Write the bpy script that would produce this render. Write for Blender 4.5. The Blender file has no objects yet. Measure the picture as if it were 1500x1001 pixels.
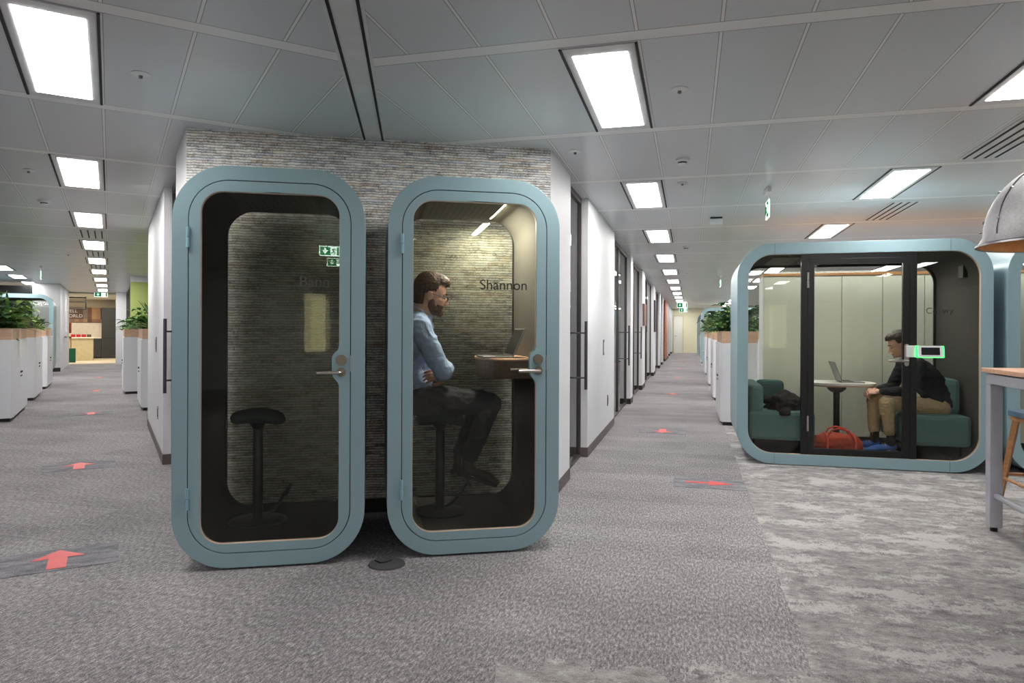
import bpy, bmesh, math, random
from mathutils import Vector, Matrix, noise
from mathutils.geometry import tessellate_polygon
random.seed(7)
C = bpy.context.scene.collection
rad = math.radians
CEIL = 2.71
ANG_R, ANG_L, ANG_F = -14.53, 30.4, 11.5
OR = Vector((.292, 5.232, 0)); OL = Vector((-2.248, 4.716, 0))
M_R = Matrix.Translation(OR) @ Matrix.Rotation(rad(ANG_R), 4, 'Z')
M_L = Matrix.Translation(OL) @ Matrix.Rotation(rad(ANG_L), 4, 'Z')
M_F = Matrix.Translation(OL) @ Matrix.Rotation(rad(ANG_F), 4, 'Z')
def at(M, x, y, z=0, rz=0): return M @ Matrix.Translation((x, y, z)) @ Matrix.Rotation(rad(rz), 4, 'Z')

# ------------------------------------------------------------------ materials
def srgb(r, g, b): return tuple(((c/255)/12.92 if c/255 <= .04045 else ((c/255+.055)/1.055)**2.4) for c in (r, g, b)) + (1,)
class NT:
    def __init__(s, name):
        s.m = bpy.data.materials.new(name); s.m.use_nodes = True
        s.t = s.m.node_tree; s.t.nodes.clear()
        s.out = s.n('ShaderNodeOutputMaterial')
    def n(s, typ, **k):
        o = s.t.nodes.new(typ)
        for a, v in k.items(): setattr(o, a, v)
        return o
    def set(s, node, **k):
        for a, v in k.items(): s.put(node.inputs[a.replace('_', ' ')], v)
    def put(s, sock, v):
        if isinstance(v, bpy.types.NodeSocket): s.t.links.new(v, sock)
        else: sock.default_value = v
    def math(s, op, a, b=0.0, c=0.0):
        o = s.n('ShaderNodeMath', operation=op); s.put(o.inputs[0], a); s.put(o.inputs[1], b)
        if len(o.inputs) > 2: s.put(o.inputs[2], c)
        return o.outputs[0]
    def mix(s, f, a, b, mode='MIX'):
        o = s.n('ShaderNodeMix', data_type='RGBA', blend_type=mode)
        s.put(o.inputs[0], f); s.put(o.inputs[6], a); s.put(o.inputs[7], b); return o.outputs[2]
    def noise(s, vec, scale, detail=2, rough=.5, dist=0):
        o = s.n('ShaderNodeTexNoise'); s.put(o.inputs['Vector'], vec)
        o.inputs['Scale'].default_value = scale; o.inputs['Detail'].default_value = detail
        o.inputs['Roughness'].default_value = rough; o.inputs['Distortion'].default_value = dist
        return o.outputs[0]
    def ramp(s, f, stops):
        o = s.n('ShaderNodeValToRGB'); s.put(o.inputs[0], f); e = o.color_ramp.elements
        while len(e) < len(stops): e.new(.5)
        for i, (p, c) in enumerate(stops):
            e[i].position = p; e[i].color = c if len(c) == 4 else (*c, 1)
        return o.outputs[0]
    def comb(s, x, y, z):
        o = s.n('ShaderNodeCombineXYZ')
        for i, v in enumerate((x, y, z)): s.put(o.inputs[i], v)
        return o.outputs[0]
    def obj(s): return s.n('ShaderNodeTexCoord').outputs['Object']
    def sep(s, v):
        o = s.n('ShaderNodeSeparateXYZ'); s.put(o.inputs[0], v); return o.outputs
    def bump(s, h, strength=.3, dist=.01):
        o = s.n('ShaderNodeBump'); s.put(o.inputs['Height'], h); o.inputs['Strength'].default_value = strength
        o.inputs['Distance'].default_value = dist; return o.outputs[0]
    def pbr(s, col, rough=.5, metal=0, normal=None, coat=0, emis=None, es=0, spec=.5):
        p = s.n('ShaderNodeBsdfPrincipled')
        s.put(p.inputs['Base Color'], col); s.put(p.inputs['Roughness'], rough); s.put(p.inputs['Metallic'], metal)
        p.inputs['Specular IOR Level'].default_value = spec
        if normal: s.put(p.inputs['Normal'], normal)
        if coat: p.inputs['Coat Weight'].default_value = coat
        if emis: s.put(p.inputs['Emission Color'], emis); p.inputs['Emission Strength'].default_value = es
        s.t.links.new(p.outputs[0], s.out.inputs[0]); return s.m

def plain(name, col, rough=.5, metal=0, var=.06, vs=9, spec=.5, bump=0):
    t = NT(name); o = t.obj(); f = t.noise(o, vs, 3)
    a = srgb(*[max(0, c*(1-var)) for c in col]); b = srgb(*[min(255, c*(1+var)) for c in col])
    nrm = t.bump(t.noise(o, 160, 3), bump, .004) if bump else None
    return t.pbr(t.mix(f, a, b), rough, metal, nrm, spec=spec)
def emit(name, col, s):
    t = NT(name); e = t.n('ShaderNodeEmission'); e.inputs[0].default_value = srgb(*col); e.inputs[1].default_value = s
    t.t.links.new(e.outputs[0], t.out.inputs[0]); return t.m
def glass(name, tint, ior=1.5, rough=0.0, refl=(255, 255, 255)):
    t = NT(name); tr = t.n('ShaderNodeBsdfTransparent'); tr.inputs[0].default_value = srgb(*tint)
    g = t.n('ShaderNodeBsdfGlossy'); g.inputs['Roughness'].default_value = rough; g.inputs[0].default_value = srgb(*refl)
    f = t.n('ShaderNodeFresnel'); f.inputs[0].default_value = ior
    m = t.n('ShaderNodeMixShader')
    t.t.links.new(f.outputs[0], m.inputs[0]); t.t.links.new(tr.outputs[0], m.inputs[1]); t.t.links.new(g.outputs[0], m.inputs[2])
    t.t.links.new(m.outputs[0], t.out.inputs[0]); return t.m

def mat_slate():
    t = NT('stacked_strip_wallcovering'); x, y, z = t.sep(t.obj())
    RH = .0185
    z = t.math('ADD', z, t.math('MULTIPLY', t.noise(t.comb(t.math('MULTIPLY', x, 14), 0, t.math('MULTIPLY', z, 4)), 1, 2), .012))
    row = t.math('FLOOR', t.math('DIVIDE', z, RH)); fr = t.math('FRACT', t.math('DIVIDE', z, RH))
    wn = t.n('ShaderNodeTexWhiteNoise', noise_dimensions='1D'); t.put(wn.inputs['W'], row)
    sh = t.math('MULTIPLY', wn.outputs[0], 9.7)
    seg = t.math('FLOOR', t.math('ADD', t.math('MULTIPLY', x, 8.0), sh))
    w2 = t.n('ShaderNodeTexWhiteNoise', noise_dimensions='2D'); t.put(w2.inputs['Vector'], t.comb(seg, row, 0))
    n1 = t.noise(t.comb(t.math('MULTIPLY', x, 11), t.math('MULTIPLY', row, 3.71), 0), 1, 4, .7)
    n2 = t.noise(t.comb(t.math('MULTIPLY', x, 75), t.math('MULTIPLY', z, 150), 0), 1, 2, .7)
    v = t.math('ADD', t.math('MULTIPLY', w2.outputs[0], .16), t.math('MULTIPLY', n1, .85))
    v = t.math('ADD', v, t.math('MULTIPLY', t.math('SUBTRACT', n2, .5), .95))
    v = t.math('ADD', t.math('MULTIPLY', t.math('SUBTRACT', v, .45), 1.25), .47)
    gap = t.math('ADD', t.math('LESS_THAN', fr, .22), t.math('GREATER_THAN', fr, .84))
    v = t.math('SUBTRACT', v, t.math('MULTIPLY', gap, t.math('MULTIPLY', n2, .55)))
    big = t.noise(t.comb(t.math('MULTIPLY', x, 3), t.math('MULTIPLY', z, 14), 0), 1, 3, .6)
    v = t.math('ADD', v, t.math('MULTIPLY', t.math('SUBTRACT', big, .5), .3))
    col = t.ramp(v, [(.02, srgb(52, 49, 46)), (.17, srgb(140, 135, 130)), (.38, srgb(186, 181, 176)), (.52, srgb(226, 222, 217)), (.75, srgb(252, 250, 246))])
    w3 = t.n('ShaderNodeTexWhiteNoise', noise_dimensions='2D'); t.put(w3.inputs['Vector'], t.comb(row, seg, 0))
    hue = t.ramp(w3.outputs[0], [(0, srgb(238, 222, 206)), (.18, srgb(255, 252, 249)), (.85, srgb(252, 252, 252)), (1, srgb(222, 228, 240))])
    col = t.mix(1.0, col, hue, 'MULTIPLY')
    return t.pbr(col, .55, 0, t.bump(v, .5, .004))

def mat_ceiling(name, ph_t, per_t, ph_s, per_s):
    t = NT(name); x, y, z = t.sep(t.obj())
    def d(v, ph, per):
        f = t.math('FRACT', t.math('ADD', t.math('DIVIDE', t.math('SUBTRACT', v, ph), per), 100.5))
        return t.math('MULTIPLY', t.math('ABSOLUTE', t.math('SUBTRACT', f, .5)), per)
    db = d(y, ph_t, per_t); dl = d(x, ph_s, per_s)
    band = t.math('LESS_THAN', db, .052); bedge = t.math('MULTIPLY', t.math('GREATER_THAN', db, .05), t.math('LESS_THAN', db, .056))
    line = t.math('LESS_THAN', dl, .0075); ledge = t.math('MULTIPLY', t.math('GREATER_THAN', dl, .0065), t.math('LESS_THAN', dl, .0105))
    ledge = t.math('MULTIPLY', ledge, t.math('SUBTRACT', 1, band))
    hi = t.math('MAXIMUM', band, line); lo = t.math('MAXIMUM', bedge, ledge)
    seg = t.n('ShaderNodeTexWhiteNoise', noise_dimensions='2D')
    t.put(seg.inputs['Vector'], t.comb(t.math('FLOOR', t.math('DIVIDE', t.math('SUBTRACT', x, ph_s), per_s)), t.math('FLOOR', t.math('DIVIDE', t.math('SUBTRACT', y, ph_t), per_t)), 0))
    base = t.mix(seg.outputs[0], srgb(204, 208, 212), srgb(210, 214, 218))
    col = t.mix(hi, base, srgb(236, 236, 236)); col = t.mix(lo, col, srgb(140, 141, 142))
    return t.pbr(col, .32, .0, coat=0, spec=.8)

def mat_carpet():
    t = NT('loop_carpet'); o = t.obj(); x, y, z = t.sep(o)
    f1 = t.noise(o, 165, 3, .65); f2 = t.noise(t.comb(t.math('MULTIPLY', x, 90), t.math('MULTIPLY', y, 28), 0), 1, 2, .6)
    big = t.noise(o, .9, 3, .55); tl = t.n('ShaderNodeTexWhiteNoise', noise_dimensions='2D')
    t.put(tl.inputs['Vector'], t.comb(t.math('FLOOR', t.math('DIVIDE', x, 1.0)), t.math('FLOOR', t.math('DIVIDE', y, .25)), 0))
    v = t.math('ADD', t.math('MULTIPLY', f1, .62), t.math('MULTIPLY', f2, .5))
    v = t.math('ADD', v, t.math('MULTIPLY', t.math('SUBTRACT', big, .5), .16))
    v = t.math('ADD', v, t.math('MULTIPLY', t.math('SUBTRACT', tl.outputs[0], .5), .035))
    ca = t.ramp(v, [(.40, srgb(88, 84, 86)), (.54, srgb(130, 126, 128)), (.62, srgb(160, 155, 156)), (.76, srgb(210, 205, 203))])
    # distressed broadloom: pale worn patches
    wx = t.math('ADD', t.math('MULTIPLY', x, 1.25), t.math('MULTIPLY', t.noise(o, 9, 4, .75), .5)); wy = t.math('ADD', t.math('MULTIPLY', y, 2.6), t.math('MULTIPLY', t.noise(o, 7, 4, .75), .9))
    p1 = t.noise(t.comb(wx, wy, 3.1), 1.6, 6, .7); p2 = t.noise(t.comb(t.math('MULTIPLY', x, 3), t.math('MULTIPLY', y, 5), 8.0), 2.6, 9, .85)
    cb = t.ramp(t.math('ADD', t.math('MULTIPLY', f1, .35), t.math('MULTIPLY', p2, .75)), [(.41, srgb(88, 85, 86)), (.5, srgb(132, 128, 128)), (.57, srgb(154, 150, 149)), (.70, srgb(188, 184, 182))])
    pale = t.ramp(t.math('ADD', p1, t.math('MULTIPLY', t.math('SUBTRACT', t.math('ADD', t.math('MULTIPLY', f2, .4), t.math('MULTIPLY', p2, .6)), .5), .55)), [(.515, (0, 0, 0)), (.575, (1, 1, 1))])
    cb = t.mix(t.math('MULTIPLY', pale, .7), cb, t.mix(f1, srgb(164, 160, 160), srgb(220, 216, 215)))
    jag = t.math('MULTIPLY', t.math('SUBTRACT', t.noise(o, 5, 3, .7), .5), .05)
    zr = t.math('GREATER_THAN', t.math('ADD', x, jag), 1.5); jag2 = t.math('MULTIPLY', t.math('SUBTRACT', t.noise(o, 2.5, 5, .75), .5), 1.1)
    wy_ = t.math('ADD', t.math('SUBTRACT', t.math('MULTIPLY', y, .968), t.math('MULTIPLY', x, .2509)), t.math('ADD', jag2, 5.232)); wx_ = t.math('ADD', t.math('MULTIPLY', x, .968), t.math('MULTIPLY', y, .2509))
    zf = t.math('MULTIPLY', t.math('LESS_THAN', wy_, 2.66), t.math('GREATER_THAN', wx_, -.35))
    return t.pbr(t.mix(t.math('MAXIMUM', zr, zf), ca, cb), .95, 0, t.bump(v, .5, .006), spec=.15)

def mat_wood(name, a, b, sc=(2, 30, 30), rough=.45):
    t = NT(name); x, y, z = t.sep(t.obj())
    v = t.noise(t.comb(t.math('MULTIPLY', x, sc[0]), t.math('MULTIPLY', y, sc[1]), t.math('MULTIPLY', z, sc[2])), 1, 4, .6, .6)
    return t.pbr(t.ramp(v, [(.3, srgb(*a)), (.7, srgb(*b))]), rough)
def mat_planks(name):
    t = NT(name); x, y, z = t.sep(t.obj()); c = t.math('FLOOR', t.math('MULTIPLY', x, 6)); r = t.math('FLOOR', t.math('MULTIPLY', z, 1.7))
    w = t.n('ShaderNodeTexWhiteNoise', noise_dimensions='2D'); t.put(w.inputs['Vector'], t.comb(c, r, 0))
    n = t.noise(t.comb(t.math('MULTIPLY', x, 30), 0, t.math('MULTIPLY', z, 4)), 1, 3)
    return t.pbr(t.ramp(t.math('ADD', t.math('MULTIPLY', w.outputs[0], .8), t.math('MULTIPLY', n, .25)), [(.1, srgb(70, 52, 46)), (.4, srgb(140, 98, 72)), (.6, srgb(125, 112, 105)), (.95, srgb(196, 140, 84))]), .6)
def mat_brick():
    t = NT('red_brick'); b = t.n('ShaderNodeTexBrick'); x, y, z = t.sep(t.obj()); t.put(b.inputs['Vector'], t.comb(t.math('ADD', y, x), z, 0))
    b.inputs['Color1'].default_value = srgb(176, 92, 60); b.inputs['Color2'].default_value = srgb(140, 66, 44); b.inputs['Mortar'].default_value = srgb(190, 170, 150)
    b.inputs['Scale'].default_value = 5; return t.pbr(b.outputs[0], .8)
def mat_concrete(name, a, b, rough=.5, metal=.4):
    t = NT(name); o = t.obj(); v = t.math('ADD', t.math('MULTIPLY', t.noise(o, 6, 5, .7), .6), t.math('MULTIPLY', t.noise(o, 90, 3, .7), .4))
    return t.pbr(t.ramp(v, [(.35, srgb(*a)), (.65, srgb(*b))]), rough, metal, t.bump(v, .3, .003))
def mat_cloth(name, a, b, sc=260, rough=.9, fold=0):
    t = NT(name); o = t.obj(); v = t.noise(o, sc, 2, .6)
    nrm = t.bump(t.noise(o, 14, 4, .6, .8), fold, .03) if fold else t.bump(v, .3, .002)
    return t.pbr(t.mix(v, srgb(*a), srgb(*b)), rough, 0, nrm, spec=.2)
def mat_leaf(name, a, b):
    t = NT(name); v = t.noise(t.obj(), 14, 2)
    return t.pbr(t.ramp(v, [(.35, srgb(*a)), (.65, srgb(*b))]), .45)
def mat_vent_ceiling(name):
    t = NT(name); x, y, z = t.sep(t.obj())
    fx = t.math('SUBTRACT', t.math('FRACT', t.math('MULTIPLY', x, 26)), .5); fy = t.math('SUBTRACT', t.math('FRACT', t.math('MULTIPLY', y, 26)), .5)
    d = t.math('ADD', t.math('MULTIPLY', fx, fx), t.math('MULTIPLY', fy, fy))
    return t.pbr(t.mix(t.math('LESS_THAN', d, .03), srgb(88, 86, 80), srgb(18, 18, 17)), .8)

K = dict(
    teal=plain('teal_lacquer', (142, 169, 176), .32, 0, .025, 3), teal_lt=plain('teal_hinge', (138, 178, 190), .3),
    groove=plain('shadow_gap', (30, 22, 20), .8), ply=plain('birch_ply_edge', (206, 178, 156), .6),
    felt=plain('charcoal_felt', (62, 60, 57), .95, 0, .12, 60, bump=.3), felt_lit=plain('lit_booth_felt', (84, 80, 72), .95, 0, .14, 30, bump=.4),
    podfloor=plain('dark_pod_carpet', (44, 43, 42), .95, 0, .2, 80, bump=.4), black=plain('black_metal', (7, 7, 8), .4), rubber=plain('black_rubber', (22, 22, 22), .7),
    perf=mat_vent_ceiling('perforated_ceiling_felt'),
    steel=plain('brushed_steel', (196, 188, 182), .28, 1, .05), darksteel=plain('dark_steel', (112, 110, 112), .35, 1), brass=plain('dull_lock_metal', (140, 132, 118), .4, .8),
    white=plain('white_paint', (226, 226, 228), .55, 0, .015, 2), white_satin=plain('white_laminate', (225, 226, 230), .35, 0, .015, 2),
    skirt=plain('taupe_skirting', (96, 86, 86), .5), skirt_dark=plain('dark_skirting', (40, 34, 32), .5), alum=plain('aluminium_frame', (150, 148, 148), .35, .8), dframe=plain('dark_door_frame', (84, 79, 77), .4, .5),
    slate=mat_slate(), carpet=mat_carpet(), ceilR=mat_ceiling('ceiling_panels_right', -1.88, 1.55, .41, .3785), ceilL=mat_ceiling('ceiling_panels_left', -1.75, 1.53, -.49, .38),
    glass=glass('tinted_pod_glass', (241, 242, 238), 1.36), glass_clear=glass('clear_pod_glass', (246, 247, 245), 1.33), glass_wall=glass('partition_glass', (232, 236, 236), 2.1),
    frost=plain('frosted_band', (176, 190, 186), .6), led=emit('ceiling_diffuser', (255, 253, 250), 30), strip=emit('led_strip', (255, 246, 214), 45),
    exitw=emit('exit_sign_white', (226, 246, 236), 2.2), exitg=emit('exit_sign_green', (18, 120, 64), 1.0), green_led=emit('green_led', (60, 255, 110), 2.2),
    red=plain('red_floor_vinyl', (214, 52, 52), .5), patch=None, oak=mat_wood('oak', (164, 112, 66), (196, 146, 96)), planter=mat_wood('planter_wood', (196, 158, 128), (216, 182, 154), (3, 3, 20)),
    walnut=mat_wood('walnut', (88, 68, 52), (120, 96, 74), (3, 3, 30)), pinkwood=mat_wood('table_edge', (200, 150, 120), (224, 182, 152)),
    planks=mat_planks('reclaimed_planks'), brick=mat_brick(), cream=plain('cream_panel', (216, 215, 200), .6, 0, .03, 1), creamwall=plain('cream_wall', (222, 216, 184), .6, 0, .03, 1),
    beige=plain('beige_counter', (206, 190, 152), .5), dark=plain('charcoal_cabinet', (50, 51, 50), .4), splash=plain('pale_stone', (226, 214, 196), .5), beigewall=plain('beige_wall', (198, 184, 160), .6),
    greenwall=plain('lime_green_wall', (180, 194, 112), .6, 0, .03, 1), screen=plain('black_screen', (14, 15, 17), .12), laptop=plain('laptop_aluminium', (150, 151, 152), .35, .6), keys=plain('dark_keys', (30, 30, 32), .5),
    sofa=mat_cloth('teal_wool', (82, 112, 110), (104, 134, 131)), sofa_dk=mat_cloth('dark_teal_wool', (50, 78, 78), (66, 96, 94)), stoolfab=mat_cloth('dark_green_wool', (22, 40, 38), (34, 54, 50)),
    skin=plain('skin', (204, 158, 138), .5, 0, .06, 20), skin2=plain('fair_skin', (214, 164, 142), .5, 0, .06, 20), hair=mat_wood('brown_hair', (48, 33, 24), (84, 60, 42), (60, 20, 60), .6), hair2=mat_wood('dark_brown_hair', (34, 25, 20), (62, 46, 36), (60, 20, 60), .6),
    beard=mat_wood('brown_stubble', (76, 54, 42), (112, 82, 64), (80, 80, 80), .8), shirt=mat_cloth('pale_blue_shirt', (150, 172, 214), (178, 198, 232), 300, .8, .55), trousers=mat_cloth('charcoal_trousers', (42, 42, 48), (56, 56, 62), 300, .85, .5),
    khaki=mat_cloth('khaki_cotton', (172, 148, 112), (196, 172, 134), 300, .85, .6), jacket=mat_cloth('black_jersey', (22, 23, 28), (34, 35, 42), 300, .85, .6), shoe=plain('dark_brown_shoe', (48, 36, 30), .4), sock=plain('dark_sock', (28, 28, 32), .9),
    blueshoe=plain('blue_trainer', (28, 92, 178), .6), sole=plain('pale_sole', (196, 196, 196), .6), eye=plain('eye_white', (170, 160, 152), .3), iris=plain('dark_iris', (30, 22, 18), .2),
    redbag=mat_cloth('rust_red_nylon', (150, 52, 30), (186, 72, 42), 80, .6, .7), redstrap=plain('red_webbing', (186, 60, 46), .7), blackcloth=mat_cloth('black_cloth', (28, 24, 26), (44, 38, 40), 80, .9, .7),
    lampout=mat_concrete('galvanised_shade', (160, 158, 160), (206, 204, 206), .45, .15), lampin=mat_concrete('gilded_inside', (196, 150, 92), (230, 188, 126), .4, .2), legmetal=plain('silver_grey_powder', (176, 176, 184), .4, .1), blueseat=plain('blue_seat', (72, 100, 124), .6),
    leaf=mat_leaf('leaf_green', (52, 104, 44), (116, 162, 78)), leaf_dk=mat_leaf('leaf_dark', (34, 76, 44), (74, 120, 72)), leaf_yel=mat_leaf('leaf_bright', (86, 136, 52), (172, 198, 104)), stem=plain('plant_stem', (86, 96, 48), .7), soil=plain('soil', (58, 44, 34), .95),
    tabletop=plain('white_table_laminate', (222, 222, 218), .4), plastic=plain('white_plastic', (224, 224, 224), .4), text=plain('grey_vinyl_lettering', (18, 18, 16), .6), text_faint=plain('faint_vinyl_lettering', (78, 76, 72), .6),
    disc=plain('dark_rubber_cap', (66, 66, 68), .7), redbox=plain('red_packaging', (186, 30, 34), .5), greenbox=plain('green_crate', (24, 106, 76), .5), rusthair=plain('russet_cushion', (126, 52, 30), .8), darkglass=plain('dark_window_glass', (36, 38, 38), .08, 0, .05), picture=plain('dark_picture', (48, 42, 44), .6), picture2=plain('brown_picture', (120, 84, 76), .6), poster=plain('pale_board', (200, 200, 190), .6), slot=plain('black_slot', (20, 20, 21), .6), slotgrey=plain('grey_grille', (92, 92, 92), .6), vinyltile=plain('kitchen_floor', (200, 186, 158), .5))
def mat_patch():
    t = NT('darker_carpet_tile'); o = t.obj(); x, y, z = t.sep(o)
    v = t.math('ADD', t.math('MULTIPLY', t.noise(o, 210, 2, .6), .5), t.math('MULTIPLY', t.noise(t.comb(t.math('MULTIPLY', x, 3), t.math('MULTIPLY', y, 9), 0), 1.6, 5, .7), .6))
    return t.pbr(t.ramp(v, [(.40, srgb(82, 82, 88)), (.52, srgb(122, 120, 125)), (.64, srgb(152, 149, 153))]), .95, spec=.15)
K['patch'] = mat_patch()

# ------------------------------------------------------------------ mesh helpers
def BM(): return bmesh.new()
def box(bm, x0, x1, y0, y1, z0, z1):
    v = [bm.verts.new((x, y, z)) for x in (x0, x1) for y in (y0, y1) for z in (z0, z1)]
    for f in ((0, 1, 3, 2), (4, 6, 7, 5), (0, 4, 5, 1), (2, 3, 7, 6), (0, 2, 6, 4), (1, 5, 7, 3)): bm.faces.new([v[i] for i in f])
def frame_of(d):
    d = d.normalized(); a = Vector((0, 0, 1)) if abs(d.z) < .9 else Vector((1, 0, 0))
    s = d.cross(a).normalized(); return s, s.cross(d).normalized()
def tube(bm, pts, r, seg=10, cap=True):
    pts = [Vector(p) for p in pts]; n = len(pts); rs = r if isinstance(r, (list, tuple)) else [r]*n; rings = []
    s0 = None
    for i, p in enumerate(pts):
        d = (pts[min(i+1, n-1)]-pts[max(i-1, 0)])
        if d.length < 1e-9: d = Vector((0, 0, 1))
        if s0 is None: s, t = frame_of(d)
        else:
            dn = d.normalized(); s = (s0-dn*s0.dot(dn)).normalized(); t = s.cross(dn).normalized()
        s0 = s
        rings.append([bm.verts.new(p+(s*math.cos(a)+t*math.sin(a))*rs[i]) for a in [2*math.pi*k/seg for k in range(seg)]])
    for a, b in zip(rings, rings[1:]):
        for k in range(seg): bm.faces.new((a[k], a[(k+1) % seg], b[(k+1) % seg], b[k]))
    if cap: bm.faces.new(rings[0][::-1]); bm.faces.new(rings[-1])
def lathe(bm, prof, seg=40, c=(0, 0, 0)):
    rings = []
    for r, z in prof:
        rings.append([bm.verts.new((c[0]+r*math.cos(2*math.pi*k/seg), c[1]+r*math.sin(2*math.pi*k/seg), c[2]+z)) for k in range(seg)] if r > 1e-6 else [bm.verts.new((c[0], c[1], c[2]+z))])
    for a, b in zip(rings, rings[1:]):
        for k in range(seg):
            k2 = (k+1) % seg
            if len(a) == 1 and len(b) == 1: continue
            if len(a) == 1: bm.faces.new((a[0], b[k2], b[k]))
            elif len(b) == 1: bm.faces.new((a[k], a[k2], b[0]))
            else: bm.faces.new((a[k], a[k2], b[k2], b[k]))
def rr(x0, x1, z0, z1, r, n=10):
    o = []
    for cx, cz, a0 in ((x1-r, z1-r, 0), (x0+r, z1-r, 90), (x0+r, z0+r, 180), (x1-r, z0+r, 270)):
        for i in range(n+1):
            a = rad(a0+90*i/n); o.append((cx+r*math.cos(a), cz+r*math.sin(a)))
    return o
def prism(bm, loops, y0, y1, axis='y'):
    """polygon (with holes) in the x-z plane pushed from y0 to y1; axis 'z' lays it flat"""
    def P(p, d): return (p[0], d, p[1]) if axis == 'y' else (p[0], p[1], d)
    tris = tessellate_polygon([[Vector((p[0], p[1], 0)) for p in l] for l in loops])
    flat = [p for l in loops for p in l]
    a = [bm.verts.new(P(p, y0)) for p in flat]; b = [bm.verts.new(P(p, y1)) for p in flat]
    for t in tris:
        for vs in (a, b):
            try: bm.faces.new([vs[i] for i in t])
            except ValueError: pass
    k = 0
    for l in loops:
        n = len(l)
        for i in range(n):
            j = (i+1) % n; bm.faces.new((a[k+i], a[k+j], b[k+j], b[k+i]))
        k += n
def obj(name, bm, mat, parent=None, M=None, smooth=False, bevel=0, loc=None, angle=40):
    bmesh.ops.remove_doubles(bm, verts=bm.verts, dist=1e-6)
    bmesh.ops.recalc_face_normals(bm, faces=bm.faces)
    me = bpy.data.meshes.new(name); bm.to_mesh(me); bm.free()
    for m in (mat if isinstance(mat, (list, tuple)) else [mat]): me.materials.append(m)
    o = bpy.data.objects.new(name, me); C.objects.link(o)
    if smooth:
        for p in me.polygons: p.use_smooth = True
        try: me.set_sharp_from_angle(angle=rad(angle))
        except Exception: pass
    if bevel:
        b = o.modifiers.new('bevel', 'BEVEL'); b.width = bevel; b.segments = 2; b.limit_method = 'ANGLE'; b.angle_limit = rad(40)
    if parent: o.parent = parent
    if M is not None: o.matrix_local = M
    if loc is not None: o.location = loc
    return o
def tag(o, label=None, cat=None, group=None, kind=None):
    for k, v in (('label', label), ('category', cat), ('group', group), ('kind', kind)):
        if v: o[k] = v
    return o
def thing(name, M, label, cat, group=None):
    e = bpy.data.objects.new(name, None); C.objects.link(e); e.matrix_local = M; e.empty_display_size = .1
    return tag(e, label, cat, group)
def struct(name, bm, mat, M=None, label=None, parent=None, **k):
    o = obj(name, bm, mat, parent, M, **k)
    if parent is None: tag(o, label, 'building part', None, 'structure')
    return o
def copy_tree(o, M, label, group=None):
    r = o.copy(); C.objects.link(r); r.matrix_local = M; r['label'] = label
    if group: r['group'] = group
    for ch in list(o.children):
        c = ch.copy(); C.objects.link(c); c.parent = r
        for g in list(ch.children):
            d = g.copy(); C.objects.link(d); d.parent = c
    return r
def quick(fn, *a):
    b = BM(); fn(b, *a); return b

# ------------------------------------------------------------------ setting: floor, ceiling, block
b = BM(); box(b, -26, 34, -14, 46, -.05, 0)
struct('floor', b, K['carpet'], M_R, 'grey flecked carpet floor running through both corridors')
bdir = Vector((-math.sin(rad(7.9)), math.cos(rad(7.9)), 0)); bp = Vector((-1.0, 4.9, 0))
def ceil_piece(name, side, mat, M, label):
    far, near = bp+bdir*48, bp-bdir*16; off = Vector((bdir.y, -bdir.x, 0))*side*40
    pts = [far, far+off, near+off, near]; Mi = M.inverted(); b = BM()
    lo = [b.verts.new(Mi @ Vector((p.x, p.y, CEIL))) for p in pts]; hi = [b.verts.new(Mi @ Vector((p.x, p.y, CEIL+.05))) for p in pts]
    b.faces.new(lo); b.faces.new(hi)
    for i in range(4): b.faces.new((lo[i], lo[(i+1) % 4], hi[(i+1) % 4], hi[i]))
    return struct(name, b, mat, M, label)
ceil_piece('ceiling', 1, K['ceilR'], M_R, 'grey metal panel ceiling over the right hand corridor')
ceil_piece('ceiling', -1, K['ceilL'], M_L, 'grey metal panel ceiling over the left hand corridor')
Mb = Matrix.Translation(bp) @ Matrix.Rotation(rad(7.9), 4, 'Z')
b = BM(); box(b, -.088, .088, -8, .1, CEIL-.006, CEIL-.001)
tb = struct('trim_1', b, K['alum'], Mb, 'flat ceiling strip between two black slots meeting the textured wall')
tb.data.materials[0] = plain('strip_paint', (222, 223, 224), .4)
for x in (-.064, .064): struct('trim_slot', quick(box, x-.007, x+.007, -8, .09, CEIL-.012, CEIL-.0065), K['slot'], None, None, tb)

wallw = (OR-OL).length
b = BM(); box(b, 0, wallw, 0, .12, 0, CEIL)
struct('wall_front', b, K['slate'], M_F, 'feature wall of thin stacked grey strips behind the two booths')
struct('baseboard_front', quick(box, .05, wallw-.05, -.012, 0, 0, .1), K['skirt_dark'], M_F, 'dark skirting along the textured feature wall')

# corridor wall along y (local x=0 is its face). side=+1: corridor lies on +x (right block face), -1: on -x
def wall_run(M, side, segs, nm, words_):
    for i, (a, c, mat) in enumerate(segs):
        x0, x1 = (-.13, 0) if side > 0 else (0, .13)
        w = struct('wall_'+nm, quick(box, x0, x1, a, c, 0, CEIL), mat, M, words_ % i if '%' in words_ else words_)
        sk = quick(box, x0-.006 if side < 0 else x0, x1+.006 if side > 0 else x1, a-.008, c+.002, 0, .1)
        struct('baseboard_'+nm, sk, K['skirt'] if i < 2 else K['skirt_dark'], M, 'taupe skirting under a white corridor wall section')
ORD = ['first', 'second', 'third', 'fourth', 'fifth', 'sixth', 'seventh', 'eighth', 'ninth', 'tenth', 'eleventh', 'twelfth']
segR = [(0, .9), (2.0, 4.6), (7.4, 7.9), (10.5, 11.5), (15.5, 16.7), (19.9, 20.6), (22.6, 23.3), (25.9, 29.0), (29.4, 30.1), (33.0, 33.7), (36.5, 38)]
wall_run(M_R, 1, [(a, c, K['brick'] if a == 25.9 else K['white']) for a, c in segR], 'right', 'wall section of the right corridor beside its glazing')
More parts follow.
